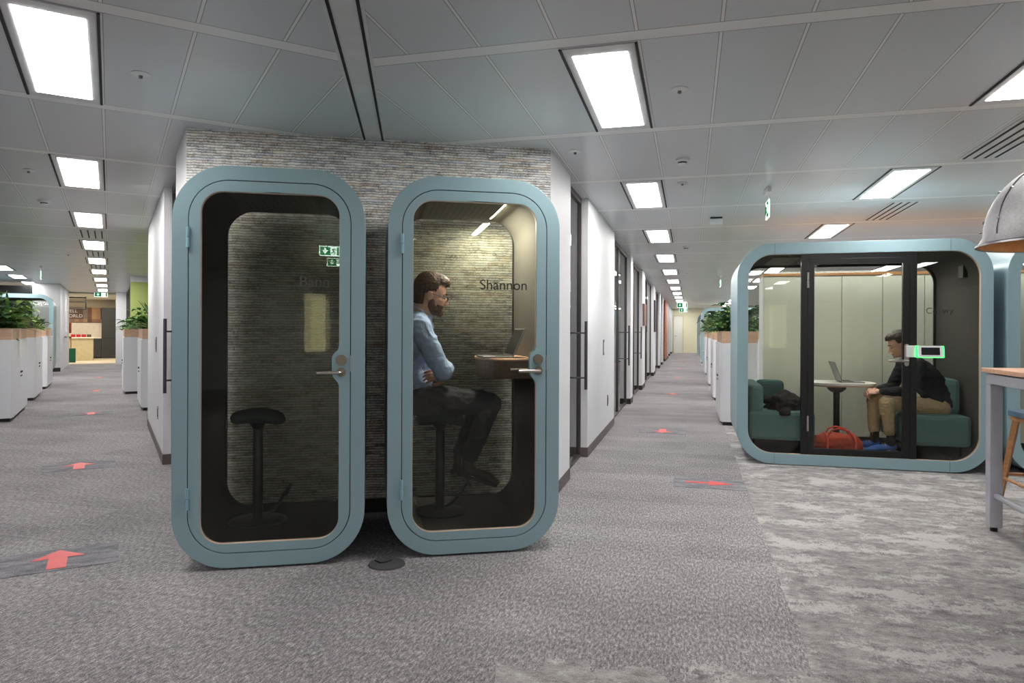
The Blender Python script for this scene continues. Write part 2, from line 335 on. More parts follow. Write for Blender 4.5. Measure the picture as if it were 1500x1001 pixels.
wall_run(M_L, -1, [(0, .87, K['white']), (2.27, 5.45, K['white'])], 'left', 'white wall section of the left corridor beside the booths')
wn = 0
def glazing(M, side, a, c, door=False, frost=False, lab=''):
    """full height glass screen, recessed .09 from the wall face"""
    global wn; wn += 1
    s = -1 if side > 0 else 1
    g0 = s*.095
    nm = 'door_%d' % wn if door else 'window_%d' % wn
    fr = BM(); w = .035
    def bx(y0, y1, z0, z1, t=.025): box(fr, min(g0-t, g0+t), max(g0-t, g0+t), y0, y1, z0, z1)
    bx(a, a+w, 0, CEIL); bx(c-w, c, 0, CEIL); bx(a, c, CEIL-.06, CEIL); bx(a, c, 0, .03)
    if not door or c-a > 1.3:
        m = a+(c-a)*(.48 if c-a > 1.3 else .5); bx(m-.02, m+.02, 0, CEIL)
    root = struct(nm, fr, K['dframe'], M, lab)
    struct('glass_pane', quick(box, g0-.004, g0+.004, a+w, c-w, .03, CEIL-.06), K['glass_wall'], None, None, root)
    if frost: struct('frosted_band', quick(box, g0-.008, g0-.0045, a+w, c-w, .75, 1.55), K['frost'], None, None, root)
    if door:
        hb = BM(); yh = a+(c-a)*.86 if side > 0 else a+(c-a)*.8; face = 0.0
        for sx in (1, -1):
            xx = g0+sx*.10 if side > 0 else g0-sx*.10
            tube(hb, [(xx, yh, .72), (xx, yh, 1.42)], .016)
            for z in (.84, 1.30): tube(hb, [(g0, yh, z), (xx, yh, z)], .009)
        struct('pull_handle', hb, K['darksteel'], None, None, root, smooth=True)
    return root
glR = [(.9, 2.0, True), (4.6, 7.4, True), (7.9, 10.5, True), (11.5, 15.5, False), (16.7, 19.9, False), (20.6, 22.6, False), (23.3, 25.9, False), (30.1, 33.0, False), (33.7, 36.5, False)]
for i, (a, c, d) in enumerate(glR): glazing(M_R, 1, a, c, d, i == 3, '%s full height glass %s along the right corridor' % (ORD[i], 'door' if d else 'screen'))
glazing(M_L, -1, .87, 2.27, True, False, 'full height glass door with pull handle on the left corridor')
# rooms inside the block
rb = BM(); box(rb, -3.2, -3.1, 3.2, 38, 0, CEIL); struct('wall_inner', rb, K['white'], M_R, 'pale wall inside the glazed rooms of the right corridor')
for y in (4.7, 11.0, 16.2, 23.0, 29.2): struct('wall_divider', quick(box, -3.1, -.14, y, y+.1, 0, CEIL), K['white'], M_R, 'pale dividing wall inside the glazed rooms')
struct('wall_inner', quick(box, .14, 4.5, 5.33, 5.45, 0, CEIL), K['white'], M_L, 'pale end wall of the block on the left corridor')
for y, e in ((3.0, 24), (9.5, 34), (14, 34), (19.5, 34), (26, 34)):
    l = bpy.data.lights.new('room_fill', 'AREA'); l.shape = 'RECTANGLE'; l.size = .3; l.size_y = 1.2; l.energy = e; o_ = bpy.data.objects.new('room_fill', l); C.objects.link(o_); o_.matrix_local = at(M_R, -1.6, y, 2.68)  # added fill lights without fixtures, brightening the rooms behind the glass
for x in (.6, 3): 
    l = bpy.data.lights.new('end_wall_fill', 'AREA'); l.shape = 'RECTANGLE'; l.size = .3; l.size_y = 1.2; l.energy = 28; o_ = bpy.data.objects.new('end_wall_fill', l); C.objects.link(o_); o_.matrix_local = at(M_R, x, 36.6, 2.68)  # extra fill added near the corridor end to lift the cream wall
# end of right corridor
ew = struct('wall_end', quick(box, -6, 26, 38, 38.1, 0, CEIL), K['creamwall'], M_R, 'cream end wall closing the right corridor')
dr = struct('door_20', quick(box, .1, .62, 37.95, 37.995, 0, 2.25), K['cream'], M_R, 'cream door at the far end of the right corridor', bevel=.004)
struct('door_frame', quick(prism, [[(.06, 0), (.66, 0), (.66, 2.29), (.06, 2.29)], [(.1, 0.01), (.1, 2.25), (.62, 2.25), (.62, 0.01)]], 37.93, 37.99), K['beigewall'], None, None, dr)
struct('door_handle', quick(tube, [(.14, 37.93, 1.05), (.26, 37.93, 1.05)], .012), K['darksteel'], None, None, dr)
struct('wall_back', quick(box, -26, 34, -13.9, -13.8, 0, CEIL), K['white'], M_R, 'pale wall behind the viewpoint')

struct('window_40', quick(box, 3.5, 4.0, -13.8, -13.77, .8, 2.18), emit('lit_cream_panel', (236, 228, 176), 2.6), M_R, 'lit cream glazed panel in the wall behind the viewpoint')
# wall accessories on the right corridor
def switch(M, x, y, z, w, h, label, dark=False):
    t = thing('wall_switch', at(M, x, y, z), label, 'switch')
    obj('back_plate', quick(box, -.006, .008, -w/2, w/2, -h/2, h/2), K['darksteel'], t, bevel=.002)
    obj('rocker', quick(box, -.009, .011, -w/4, w/4, -h/3, h/3), K['black'] if dark else K['plastic'], t, bevel=.002)
switch(M_R, 0, 3.35, 1.12, .09, .19, 'white framed intercom panel beside the first glass door of the right corridor')
switch(M_R, 0, 3.8, .42, .05, .14, 'small low socket plate on the right corridor wall', True)
switch(M_L, 0, 3.45, 1.15, .10, .17, 'access panel on the white left corridor wall', True)
switch(M_L, 0, 3.1, .42, .05, .14, 'small low socket plate on the left corridor wall', True)
t = tag(obj('wall_picture', quick(box, .005, .04, 15.6, 16.5, 1.3, 2.25), K['picture'], None, M_R), 'dark narrow picture on a white pier of the right corridor', 'picture')
t = tag(obj('wall_picture', quick(box, .005, .04, 10.6, 11.4, 1.45, 1.95), K['picture2'], None, M_R), 'brown picture on the white pier nearer than the dark one', 'picture')

# ------------------------------------------------------------------ ceiling lights and ceiling devices
_src = {}
def ceil_light(M, s, t, label, group, L=1.24, W=.275):
    if 'l' not in _src:
        r = thing('ceiling_light', at(M, s, t, CEIL), label, 'light', group)
        obj('diffuser', quick(box, -W/2, W/2, -L/2, L/2, -.008, -.002), K['led'], r)
        fr = BM(); prism(fr, [[(-.175, -L/2-.09), (.175, -L/2-.09), (.175, L/2+.09), (-.175, L/2+.09)], [(-W/2, -L/2), (-W/2, L/2), (W/2, L/2), (W/2, -L/2)]], -.006, -.001, 'z')
        obj('frame', fr, tb.data.materials[0], r)
        for sx in (-1, 1): obj('slot', quick(box, sx*.186-.0065, sx*.186+.0065, -L/2-.09, L/2+.09, -.007, -.001), K['slot'], r)
        _src['l'] = r; return r
    r = copy_tree(_src['l'], at(M, s, t, CEIL), label, group); return r
def place_of(i): return ORD[i] if i < 12 else 'far'
rows = [(M_R, .59, 'over the right corridor', range(0, 12)), (M_R, 2.87, 'above the meeting pods', range(0, 12)), (M_R, 5.15, 'beyond the meeting pods', range(1, 12)), (M_R, 7.43, 'deep in the open office', range(2, 12, 2)),
        (M_L, -.685, 'over the left corridor', range(0, 9)), (M_L, -2.58, 'left of the left corridor', range(4, 8)), (M_L, -4.5, 'far left in the open office', range(3, 8))]
for M, s, words_, rng in rows:
    per = 3.1 if M is M_R else 3.03; t0 = -1.1 if M is M_R else -.98
    for i in rng: ceil_light(M, s, t0+per*i, '%s rectangular ceiling light panel %s, counting away from the camera' % (place_of(i), words_), 'ceiling panels '+words_)
for x, y in ((-3.5, -1), (-1.6, -3.2), (1.5, -2.5), (4.6, -1.2), (-4.5, -4.5), (2.5, -6)):
    ceil_light(Matrix.Rotation(rad(-14.53), 4, 'Z'), x, y, 'rectangular ceiling light panel behind the viewpoint', 'ceiling panels behind the viewpoint')

def detector(M, s, t, kind, label):
    r = thing('smoke_detector' if kind == 'smoke' else 'ceiling_sensor', at(M, s, t, CEIL), label, 'detector')
    if kind == 'smoke':
        b = BM(); lathe(b, [(0, 0), (.055, 0), (.056, -.018), (.046, -.028), (0, -.028)], 24); obj('base', b, K['plastic'], r, smooth=True)
        b = BM(); lathe(b, [(0, -.028), (.036, -.028), (.036, -.04), (0, -.04)], 24); obj('vent_ring', b, K['black'], r, smooth=True)
        b = BM(); lathe(b, [(0, -.04), (.04, -.04), (.034, -.055), (0, -.056)], 24); obj('cap', b, K['plastic'], r, smooth=True)
    else:
        b = BM(); lathe(b, [(0, 0), (.048, 0), (.05, -.004), (.03, -.012), (0, -.012)], 24); obj('rose', b, K['plastic'], r, smooth=True)
        b = BM(); lathe(b, [(0, -.012), (.011, -.012), (.011, -.022), (.007, -.026), (0, -.026)], 20); obj('lens', b, K['darksteel'], r, smooth=True)
detector(M_R, .97, -1.1, 'pir', 'round ceiling sensor right of the big light near the textured wall')
detector(M_R, .97, .54, 'smoke', 'white smoke detector between first and second right corridor lights')
detector(M_R, .96, 1.45, 'pir', 'small ceiling sensor just beyond the right corridor smoke detector')
detector(M_R, .17, .1, 'pir', 'small ceiling sensor above the wall edge of the right corridor')
detector(M_R, .97, 6.4, 'smoke', 'smoke detector above the middle of the right corridor')
detector(M_R, .97, 11.5, 'pir', 'distant ceiling sensor in the right corridor')
detector(M_L, -.31, -.97, 'pir', 'round ceiling sensor right of the biggest left ceiling light')
detector(M_L, -1.07, 2.11, 'pir', 'small ceiling sensor left of the second left corridor light')
detector(M_L, -1.07, 3.73, 'smoke', 'white smoke detector left of the left corridor lights')
detector(M_L, -1.13, 10.0, 'pir', 'far ceiling sensor beside the left corridor lights')
detector(M_R, 3.6, -.2, 'pir', 'small ceiling sensor near the slotted vent above the meeting pod')
cam_t = thing('ceiling_camera', at(M_R, 1.34, 3.56, CEIL), 'small white boxy unit with black top slot on the ceiling before the meeting pod', 'camera')
obj('housing', quick(box, -.075, .075, -.05, .05, -.09, -.018), K['plastic'], cam_t, bevel=.006); obj('black_band', quick(box, -.07, .07, -.045, .045, -.018, 0), K['black'], cam_t)
def vent(M, s, t, n, L, w, label, grp=None):
    r = thing('slot_vent', at(M, s, t, CEIL), label, 'vent', grp)
    obj('plate', quick(box, -w/2, w/2, -L/2, L/2, -.005, -.001), tb.data.materials[0], r)
    for k in range(n):
        x = -w/2+w*(k+.5)/n; obj('slot', quick(box, x-.009, x+.009, -L/2+.03, L/2-.03, -.0085, -.0055), K['slot'], r)
vent(M_R, 3.25, .45, 4, 1.25, .3, 'slotted air vent in the ceiling right above the second meeting pod')
vent(M_R, 3.25, 3.55, 4, 1.25, .3, 'slotted air vent in the ceiling behind the meeting pod')
vent(M_L, -.685, 6.55, 4, 1.0, .34, 'first slotted vent between left corridor lights')
vent(M_L, -.685, 9.6, 4, 1.0, .34, 'second slotted vent between left corridor lights')
vent(M_L, -.685, 12.6, 4, 1.0, .34, 'third slotted vent between left corridor lights')

KK = K
def exit_sign(M, label, w=.32, h=.15, drop=.16, bright=False):
    K = dict(KK, exitw=emit('bright_exit_white', (226, 246, 236), 17), exitg=emit('bright_exit_green', (18, 130, 70), 12)) if bright else KK
    r = thing('exit_sign', M, label, 'exit sign')
    obj('hanger', quick(box, -w/2, w/2, -.02, .02, -.05, 0), K['plastic'], r, bevel=.004)
    b = BM(); tube(b, [(-w*.3, 0, -.05), (-w*.3, 0, -drop)], .004); tube(b, [(w*.3, 0, -.05), (w*.3, 0, -drop)], .004); obj('rod', b, K['steel'], r)
    obj('panel', quick(box, -w/2, w/2, -.006, .006, -drop-h, -drop), K['exitw'], r, bevel=.003)
    for sy in (-1, 1):
        g = BM(); z0 = -drop-h+.012; z1 = -drop-.012; m = .012
        box(g, *sorted((-w/2+m, w*.04)), *sorted((sy*.0065, sy*.009)), z0, z1)
        obj('green_panel', g, K['exitg'], r); obj('door_panel', quick(box, w*.36, w/2-m, *sorted((sy*.0065, sy*.009)), z0, z1), K['exitg'], r)
        a = BM(); cx = -w*.22; zc = (z0+z1)/2; y0, y1 = sorted((sy*.0095, sy*.011))
        prism(a, [[(cx-.012, zc+.045), (cx+.012, zc+.045), (cx+.012, zc-.005), (cx+.036, zc+.018), (cx+.036, zc-.006), (cx, zc-.045), (cx-.036, zc-.006), (cx-.036, zc+.018), (cx-.012, zc-.005)]], y0, y1)
        obj('down_arrow', a, K['exitw'], r)
        q = BM(); cx = w*.2; y = sy*.009
        P = lambda x, z: (cx+x, y, zc+z)
        tube(q, [P(.012, .046), P(.0121, .047)], .009, 10); tube(q, [P(.008, .032), P(-.004, 0)], [.009, .008]); tube(q, [P(-.004, 0), P(.02, -.012), P(.014, -.045)], .006)
        tube(q, [P(-.004, 0), P(-.012, -.022), P(-.038, -.03)], .006); tube(q, [P(.008, .03), P(.03, .014), P(.042, .026)], .0045); tube(q, [P(.008, .03), P(-.018, .028), P(-.028, .008)], .0045)
        obj('running_figure', q, K['exitg'], r)
    return r
exit_sign(at(M_R, 1.76, 1.92, CEIL, 92), 'edge-on hanging exit sign above the corridor side of the meeting pod', w=.22, drop=.12, h=.17)
exit_sign(at(M_R, 1.76, 12.5, CEIL, 92), 'edge-on hanging exit sign farther along the right corridor', drop=.12, h=.17)
exit_sign(at(M_R, .7, 27.5, CEIL), 'nearer of the two exit signs at the right corridor end', drop=.06, w=.46, h=.22)
exit_sign(at(M_R, .7, 35, CEIL), 'farther of the two exit signs at the right corridor end', drop=.06, w=.46, h=.22)
exit_sign(at(M_L, -.75, 24.3, CEIL), 'hanging green exit sign at the end of the left corridor', drop=.03, w=.42, h=.17)
exit_sign(at(M_L, -1.78, 13.2, CEIL, 92), 'edge-on hanging exit sign left of the left corridor', drop=.12, h=.17)
exit_sign(Matrix.Translation((-.11, -2.67, CEIL)), 'lit exit sign behind the viewpoint, mirrored in the left booth glass', drop=.13, w=.30, h=.15, bright=True)

# ------------------------------------------------------------------ floor arrows
def arrow(M, s, t, rz, L, W, sh, label, grp=None, patch=True, head=.45):
    r = thing('floor_arrow', at(M, s, t, .0, rz), label, 'floor sign', grp)
    z = .004
    prism_pts = [(-sh, -L/2), (sh, -L/2), (sh, L/2-head*L), (W/2, L/2-head*L), (0, L/2), (-W/2, L/2-head*L), (-sh, L/2-head*L)]
    b = BM(); prism(b, [prism_pts], z, z+.0015, 'z'); obj('arrow', b, K['red'], r)
    if patch:
        tag(obj('carpet_tile', quick(box, -.3, .3, -.21, .21, .0005, .003), K['patch'], None, at(M, s, t, 0, 0)), 'darker carpet tile under the '+label, 'carpet tile')
pos = [(4.13, 'third'), (9.7, 'fourth'), (14.9, 'fifth'), (19.6, 'sixth'), (25, 'seventh'), (30.5, 'eighth')]
arrow(M_R, 1.20, 1.05, -92, .40, .19, .027, 'long thin red arrow pointing right beside the meeting pod', head=.5)
NR = ['nearest', 'second', 'third', 'fourth', 'fifth', 'farthest']
for (t_, n_), q in zip(pos, NR): arrow(M_R, .69, t_, 180, .36, .27, .046, '%s red arrow along the right corridor, pointing at the camera' % q, 'red floor arrows', patch=t_ < 8)
for t_, q in ((-.52, 'nearest big'), (2.58, 'second'), (7.34, 'third'), (11.84, 'fourth'), (16.6, 'farthest')): arrow(M_L, -.70, t_, 0, .36, .27, .046, '%s red arrow along the left corridor, pointing away' % q, 'red floor arrows', patch=t_ < 8)
# floor box cover between booths
fb = thing('floor_box', Matrix.Translation((-.70, 3.86, 0)), 'round dark floor box cap on the carpet between the two booths', 'floor box')
b = BM(); lathe(b, [(0, .012), (.085, .012), (.1, .008), (.104, 0)], 40); obj('cap', b, K['disc'], fb, smooth=True)
b = BM(); tube(b, [(-.07, .02, .014), (-.03, -.015, .014), (.0, .0, .014), (.02, .03, .014)], .004, 6); obj('cable_gap', b, K['black'], fb)

# ------------------------------------------------------------------ phone booths
def text_obj(body, size, mat, parent, M, name='lettering'):
    cu = bpy.data.curves.new(name, 'FONT'); cu.body = body; cu.size = size; cu.extrude = .0006; cu.align_x = 'LEFT'
    o = bpy.data.objects.new(name, cu); C.objects.link(o)
    dg = bpy.context.evaluated_depsgraph_get(); me = bpy.data.meshes.new_from_object(o.evaluated_get(dg)); bpy.data.objects.remove(o)
    me.materials.append(mat); q = bpy.data.objects.new(name, me); C.objects.link(q); q.parent = parent; q.matrix_local = M; return q
W, H, D = 1.02, 2.22, .91
def booth(M, label, text, tx, lit):
    r = thing('phone_booth', M, label, 'phone booth', None)
    z0 = .012
    b = BM(); prism(b, [rr(0, W, z0, H, .29, 14), rr(.07, W-.07, z0+.07, H-.07, .22, 14)], 0.012, D); obj('shell', b, K['teal'], r, smooth=True)
    b = BM(); prism(b, [rr(0, W, z0, H, .29, 14), rr(.079, W-.079, z0+.079, H-.079, .215, 14)], -.004, .03); obj('front_frame', b, K['teal'], r, smooth=True, bevel=.003)
    b = BM(); prism(b, [rr(.006, W-.006, z0+.006, H-.006, .285, 14), rr(.07, W-.07, z0+.07, H-.07, .22, 14)], D, D+.02); obj('rear_frame', b, K['groove'], r, smooth=True)
    # lining
    b = BM(); prism(b, [rr(.071, W-.071, z0+.071, H-.071, .219, 14), rr(.1, W-.1, z0+.11, H-.1, .19, 14)], .04, D-.005); obj('lining', b, K['felt_lit'] if lit else K['felt'], r, smooth=True)  # same felt, painted lighter in the lit booth to carry its light
    b = BM(); prism(b, [rr(.075, W-.075, z0+.075, H-.075, .215, 14), rr(.108, W-.108, z0+.118, H-.104, .165, 14)], D-.03, D-.004); obj('rear_window_frame', b, K['black'], r, smooth=True)
    obj('booth_floor', quick(box, .2, W-.2, .05, D-.03, z0+.1, z0+.125), K['podfloor'], r)
    obj('ceiling_panel', quick(box, .24, W-.3, .1, D-.08, H-.112, H-.1), K['perf'], r)
    b = BM(); prism(b, [rr(.10, W-.10, z0+.10, H-.10, .17, 14)], D-.018, D-.012); obj('rear_glass', b, K['glass'], r)
    # door
    e = .0835; hole = rr(.143, W-.143, z0+.133, H-.143, .115, 10)
    n = len(hole); right = [p for p in hole]
    # notch for the handle plate on the right stile (points between bottom right and top right corners)
    xr = W-.143; notch = [(xr, 1.0), (xr-.006, 1.02), (xr-.032, 1.052), (xr-.040, 1.075), (xr-.040, 1.165), (xr-.032, 1.185), (xr-.006, 1.21), (xr, 1.235)]
    hole = hole[:] + notch      # rr() starts at the right side's upper end and closes at its lower end
    b = BM(); prism(b, [rr(e, W-e, z0+e, H-e, .211, 14), hole], -.004, .036); dr = obj('door', b, K['teal'], r, smooth=True, bevel=.002)
    b = BM(); prism(b, [rr(.0785, W-.0785, z0+.0785, H-.0785, .2155, 14), rr(e+.003, W-e-.003, z0+e+.003, H-e-.003, .209, 14)], .008, .03); obj('door_seal', b, K['groove'], r)
    b = BM(); prism(b, [rr(.13, W-.13, z0+.12, H-.13, .13, 10)], .022, .028); obj('door_glass', b, K['glass'], dr)
    b = BM(); prism(b, [rr(.1425, W-.1425, z0+.1325, H-.1425, .1155, 10), rr(.1445, W-.1445, z0+.1345, H-.1445, .114, 10)], -.002, .02); obj('glass_edge_trim', b, K['ply'], dr)
    for z in (.40, 1.82):
        b = BM(); tube(b, [(.081, -.013, z-.057), (.081, -.013, z-.002)], .0095, 12); tube(b, [(.081, -.013, z+.002), (.081, -.013, z+.057)], .0095, 12); obj('hinge', b, K['teal_lt'], dr, smooth=True)
    hx = .888
    b = BM(); tube(b, [(hx, -.004, 1.15), (hx, -.018, 1.15)], [.031, .029], 24); obj('lock', b, K['brass'], dr, smooth=True)
    b = BM(); tube(b, [(hx, -.004, 1.082), (hx, -.012, 1.082)], .026, 24); obj('handle_rose', b, K['brass'], dr, smooth=True)
    b = BM(); tube(b, [(hx, -.01, 1.082), (hx, -.05, 1.082), (hx-.012, -.058, 1.082), (hx-.13, -.06, 1.082)], .0095, 12); tube(b, [(hx, .03, 1.082), (hx, .075, 1.082), (hx-.012, .083, 1.082), (hx-.15, .085, 1.082)], .0095, 12); obj('lever_handle', b, K['steel'], dr, smooth=True)
    obj('strike_plate', quick(box, W-.083, W-.079, -.006, .0, 1.085, 1.175), K['steel'], r)
    # shell is lifted on small feet
    for x in (.3, W-.3):
        for y in (.12, D-.12): obj('foot', quick(tube, [(x, y, 0), (x, y, .02)], .025), K['rubber'], r)
    text_obj(text, .085, K['text'] if lit else K['text_faint'], dr, Matrix.Translation((tx, .0205, 1.565)) @ Matrix.Rotation(rad(90), 4, 'X'))
    if lit:
        s = obj('led_strip', quick(box, .718, .731, .22, .76, H-.111, H-.103), K['strip'], r)
    return r
ML = Matrix.Translation((-1.8356, 3.697, 0)) @ Matrix.Rotation(rad(ANG_F), 4, 'Z')
MR = Matrix.Translation((-.714, 3.936, 0)) @ Matrix.Rotation(rad(ANG_F), 4, 'Z')
booth(ML, 'dark empty pale teal phone booth lettered Bann, left of the two', 'Bann', .655, False)
booth(MR, 'pale teal phone booth lettered Shannon with a seated man inside', 'Shannon', .535, True)
lt = bpy.data.lights.new('booth_lamp', 'AREA'); lt.shape = 'RECTANGLE'; lt.size = .05; lt.size_y = .64; lt.energy = 19; lt.color = (1, .95, .80)
lo = bpy.data.objects.new('booth_lamp', lt); C.objects.link(lo); lo.matrix_local = at(MR, .725, .54, H-.118)

def stool(M, zt, label):
    r = thing('saddle_stool', M, label, 'stool')
    b = BM(); n = 18; g = []
    for i in range(n+1):
        u = -1+2*i/n; row = []
        for j in range(24):
            a = 2*math.pi*j/24; wy = .13*(1-.25*abs(u)**3)*math.sqrt(max(0, 1-abs(u)**4.5)); th = .042*math.sqrt(max(0, 1-abs(u)**6))
            x = u*.165; zc = zt-.045+.008*math.cos(u*3)-(.016*max(0, u)**2)
            row.append(b.verts.new((x, wy*math.cos(a), zc+th*math.copysign(abs(math.sin(a))**.7, math.sin(a)))))
        g.append(row)
    for p, q in zip(g, g[1:]):
        for j in range(24): b.faces.new((p[j], p[(j+1) % 24], q[(j+1) % 24], q[j]))
    obj('seat', b, K['stoolfab'], r, smooth=True)
    b = BM(); lathe(b, [(0, zt-.075), (.055, zt-.08), (.03, zt-.12), (0, zt-.12)], 24); obj('seat_bracket', b, K['black'], r, smooth=True)
    b = BM(); lathe(b, [(.02, zt-.11), (.03, zt-.125), (.031, .16), (.04, .15), (0, .15)], 24); obj('post', b, K['black'], r, smooth=True)
    b = BM(); lathe(b, [(0, .138), (.17, .138), (.17, .146), (.15, .152), (0, .158)], 40); obj('base', b, K['black'], r, smooth=True)
    b = BM(); tube(b, [(.03, 0, .17), (.08, 0, .19), (.13, 0, .25), (.18, -.02, .34)], .011, 10); tube(b, [(.18, -.12, .33), (.18, .1, .33)], .014, 10); obj('footrest', b, K['black'], r, smooth=True)
    return r
stool(at(ML, .37, .47, 0), .83, 'dark green saddle stool in the empty left booth')
stool(at(MR, .35, .47, 0), .795, 'saddle stool under the man in the right booth')

# desk and laptop in the right booth
dk = thing('booth_desk', at(MR, 0, 0, 0), 'curved walnut desk fixed to the right wall of the lit booth', 'desk')
pts = [(.925, .10), (.925, .84)]+[(.70-.11*math.sin(rad(a)), .47+.37*math.cos(rad(a))) for a in range(0, 181, 15)]
b = BM(); prism(b, [pts], 1.025, 1.135, 'z'); obj('body', b, K['walnut'], dk, bevel=.004)
b = BM(); prism(b, [[(.925, .095), (.925, .845)]+[(.70-.115*math.sin(rad(a)), .47+.375*math.cos(rad(a))) for a in range(0, 181, 15)]], 1.135, 1.147, 'z'); obj('desktop', b, K['pinkwood'], dk, bevel=.002)
def laptop(M, label, tilt=18, w=.31, d=.21, scr=None):
    """hinge along y; keyboard towards -x, screen leans to +x"""
    r = thing('laptop', M, label, 'laptop')
    bs = obj('base', quick(box, -d, 0, -w/2, w/2, 0, .012), K['laptop'], r, bevel=.003)
    obj('keyboard', quick(box, -d*.55, -d*.08, -w*.44, w*.44, .012, .0135), K['keys'], r)
    obj('touchpad', quick(box, -d*.93, -d*.62, -w*.15, w*.15, .012, .013), K['darksteel'], r)
    Ms = Matrix.Translation((0, 0, .012)) @ Matrix.Rotation(rad(tilt), 4, 'Y')
    lid = obj('lid', quick(box, -.004, .004, -w/2, w/2, 0, d), K['laptop'], r, Ms, bevel=.002)
    obj('screen', quick(box, -.0065, -.004, -w/2+.01, w/2-.01, .012, d-.01), K['screen'], lid)
    return r
laptop(at(MR, .78, .36, 1.148), 'open laptop on the curved desk inside the right booth', 24, .30, .19)

# ------------------------------------------------------------------ meeting pods
def meeting_pod(M, label, name='', full=True, Wp=2.25, Hp=2.2, Dp=1.2):
    r = thing('meeting_pod', M, label, 'meeting pod'); z0 = .012
    b = BM(); prism(b, [rr(0, Wp, z0, Hp, .33, 14), rr(.07, Wp-.07, z0+.07, Hp-.07, .26, 14)], .01, Dp); obj('shell', b, K['teal'], r, smooth=True)
    b = BM(); prism(b, [rr(-.004, Wp+.004, z0-.004, Hp+.004, .334, 14), rr(.1, Wp-.1, z0+.1, Hp-.11, .235, 14)], -.02, .03); ff = obj('front_frame', b, K['teal'], r, smooth=True, bevel=.003)
    b = BM(); prism(b, [rr(.0985, Wp-.0985, z0+.0985, Hp-.1085, .2365, 14), rr(.1015, Wp-.1015, z0+.1015, Hp-.1115, .233, 14)], -.015, .02); obj('frame_edge', b, K['ply'], ff)
    for x in (.35, Wp-.35):
        b = BM(); box(b, x-.001, x+.001, -.0215, -.0195, z0, z0+.1); box(b, x-.001, x+.001, -.0215, -.0195, Hp-.11, Hp); obj('panel_joint', b, K['groove'], ff)
    b = BM(); prism(b, [rr(.071, Wp-.071, z0+.071, Hp-.071, .259, 14), rr(.1, Wp-.1, z0+.07, Hp-.11, .22, 14)], .035, Dp-.01); obj('lining', b, K['felt'], r, smooth=True)
    b = BM(); prism(b, [rr(.075, Wp-.075, z0+.075, Hp-.075, .25, 14), rr(.125, Wp-.125, z0+.13, Hp-.14, .2, 14)], Dp-.03, Dp-.006); obj('rear_window_frame', b, K['black'], r, smooth=True)
    b = BM(); prism(b, [rr(.11, Wp-.11, z0+.11, Hp-.12, .21, 14)], Dp-.02, Dp-.014); obj('rear_glass', b, K['glass_clear'], r)
    if full:
        obj('pod_floor', quick(box, .2, Wp-.2, .05, Dp-.03, z0+.07, z0+.085), K['podfloor'], r)
        obj('ceiling_panel', quick(box, .35, .62, .2, Dp-.2, Hp-.122, Hp-.112), K['perf'], r)
        b = BM(); box(b, .597, .657, -.012, .04, z0+.1, Hp-.112); box(b, 1.562, 1.62, -.012, .04, z0+.1, Hp-.112); box(b, .657, 1.562, -.012, .04, Hp-.16, Hp-.112); obj('door_surround', b, K['black'], r)
        b = BM(); prism(b, [rr(.66, 1.559, z0+.105, Hp-.162, .005, 2), rr(.716, 1.5, z0+.165, Hp-.215, .005, 2)], -.016, .03); dr = obj('door', b, K['black'], r, bevel=.002)
        obj('door_glass', quick(box, .71, 1.506, .004, .012, z0+.16, Hp-.21), K['glass_clear'], dr)
        for z in (.42, 1.83):
            b = BM(); tube(b, [(.658, -.024, z-.075), (.658, -.024, z-.002)], .011, 12); tube(b, [(.658, -.024, z+.002), (.658, -.024, z+.075)], .011, 12); obj('hinge', b, K['steel'], dr, smooth=True)
        b = BM(); prism(b, [rr(1.512, 1.55, 1.0, 1.21, .018, 6)], -.026, -.016); obj('lock_plate', b, K['steel'], dr)
        b = BM(); tube(b, [(1.53, -.026, 1.05), (1.53, -.075, 1.05), (1.515, -.085, 1.05), (1.36, -.087, 1.05)], .011, 12); obj('lever_handle', b, K['steel'], dr, smooth=True)
        obj('left_glass', quick(prism, [rr(.09, .6, z0+.09, Hp-.1, .2, 10)], .0, .008), K['glass_clear'], r)
        obj('right_glass', quick(prism, [rr(1.618, Wp-.09, z0+.09, Hp-.1, .2, 10)], .0, .008), K['glass_clear'], r)
        obj('side_light_housing', quick(box, .1, .14, .5, .62, 1.9, 1.98), K['black'], r); obj('side_light_housing', quick(box, Wp-.14, Wp-.1, .3, .42, 1.86, 1.98), K['black'], r)
        if name: text_obj(name, .08, K['text_faint'], r, Matrix.Translation((1.70, .0085, 1.5)) @ Matrix.Rotation(rad(90), 4, 'X'))
    else:
        obj('front_glass', quick(prism, [rr(.09, Wp-.09, z0+.09, Hp-.1, .22, 10)], .0, .008), K['glass_clear'], r)
    for x in (.4, Wp-.4):
        for y in (.15, Dp-.15): obj('foot', quick(tube, [(x, y, 0), (x, y, .03)], .03), K['rubber'], r)
    return r
def area(name, M, sx, sy, e, col):
    l = bpy.data.lights.new(name, 'AREA'); l.shape = 'RECTANGLE'; l.size = sx; l.size_y = sy; l.energy = e; l.color = col
    o = bpy.data.objects.new(name, l); C.objects.link(o); o.matrix_local = M; return o
MP = at(M_R, 1.50, 2.13, 0)
meeting_pod(MP, 'pale teal meeting pod with a man at a table inside', 'Conwy')
meeting_pod(at(M_R, 3.87, 2.13, 0), 'second teal meeting pod cut off at the right edge', '', False)
meeting_pod(at(M_R, 1.45, 21.3, 0), 'distant teal pod beside the right corridor beyond the plants', '', False, 2.4)
meeting_pod(at(M_R, 1.4, 29.5, 0), 'farthest teal pod at the end of the right corridor', '', False, 2.4)
meeting_pod(at(M_L, -1.82-2.6, 17.8, 0), 'distant teal pod left of the left corridor', '', False, 2.6, 2.28)

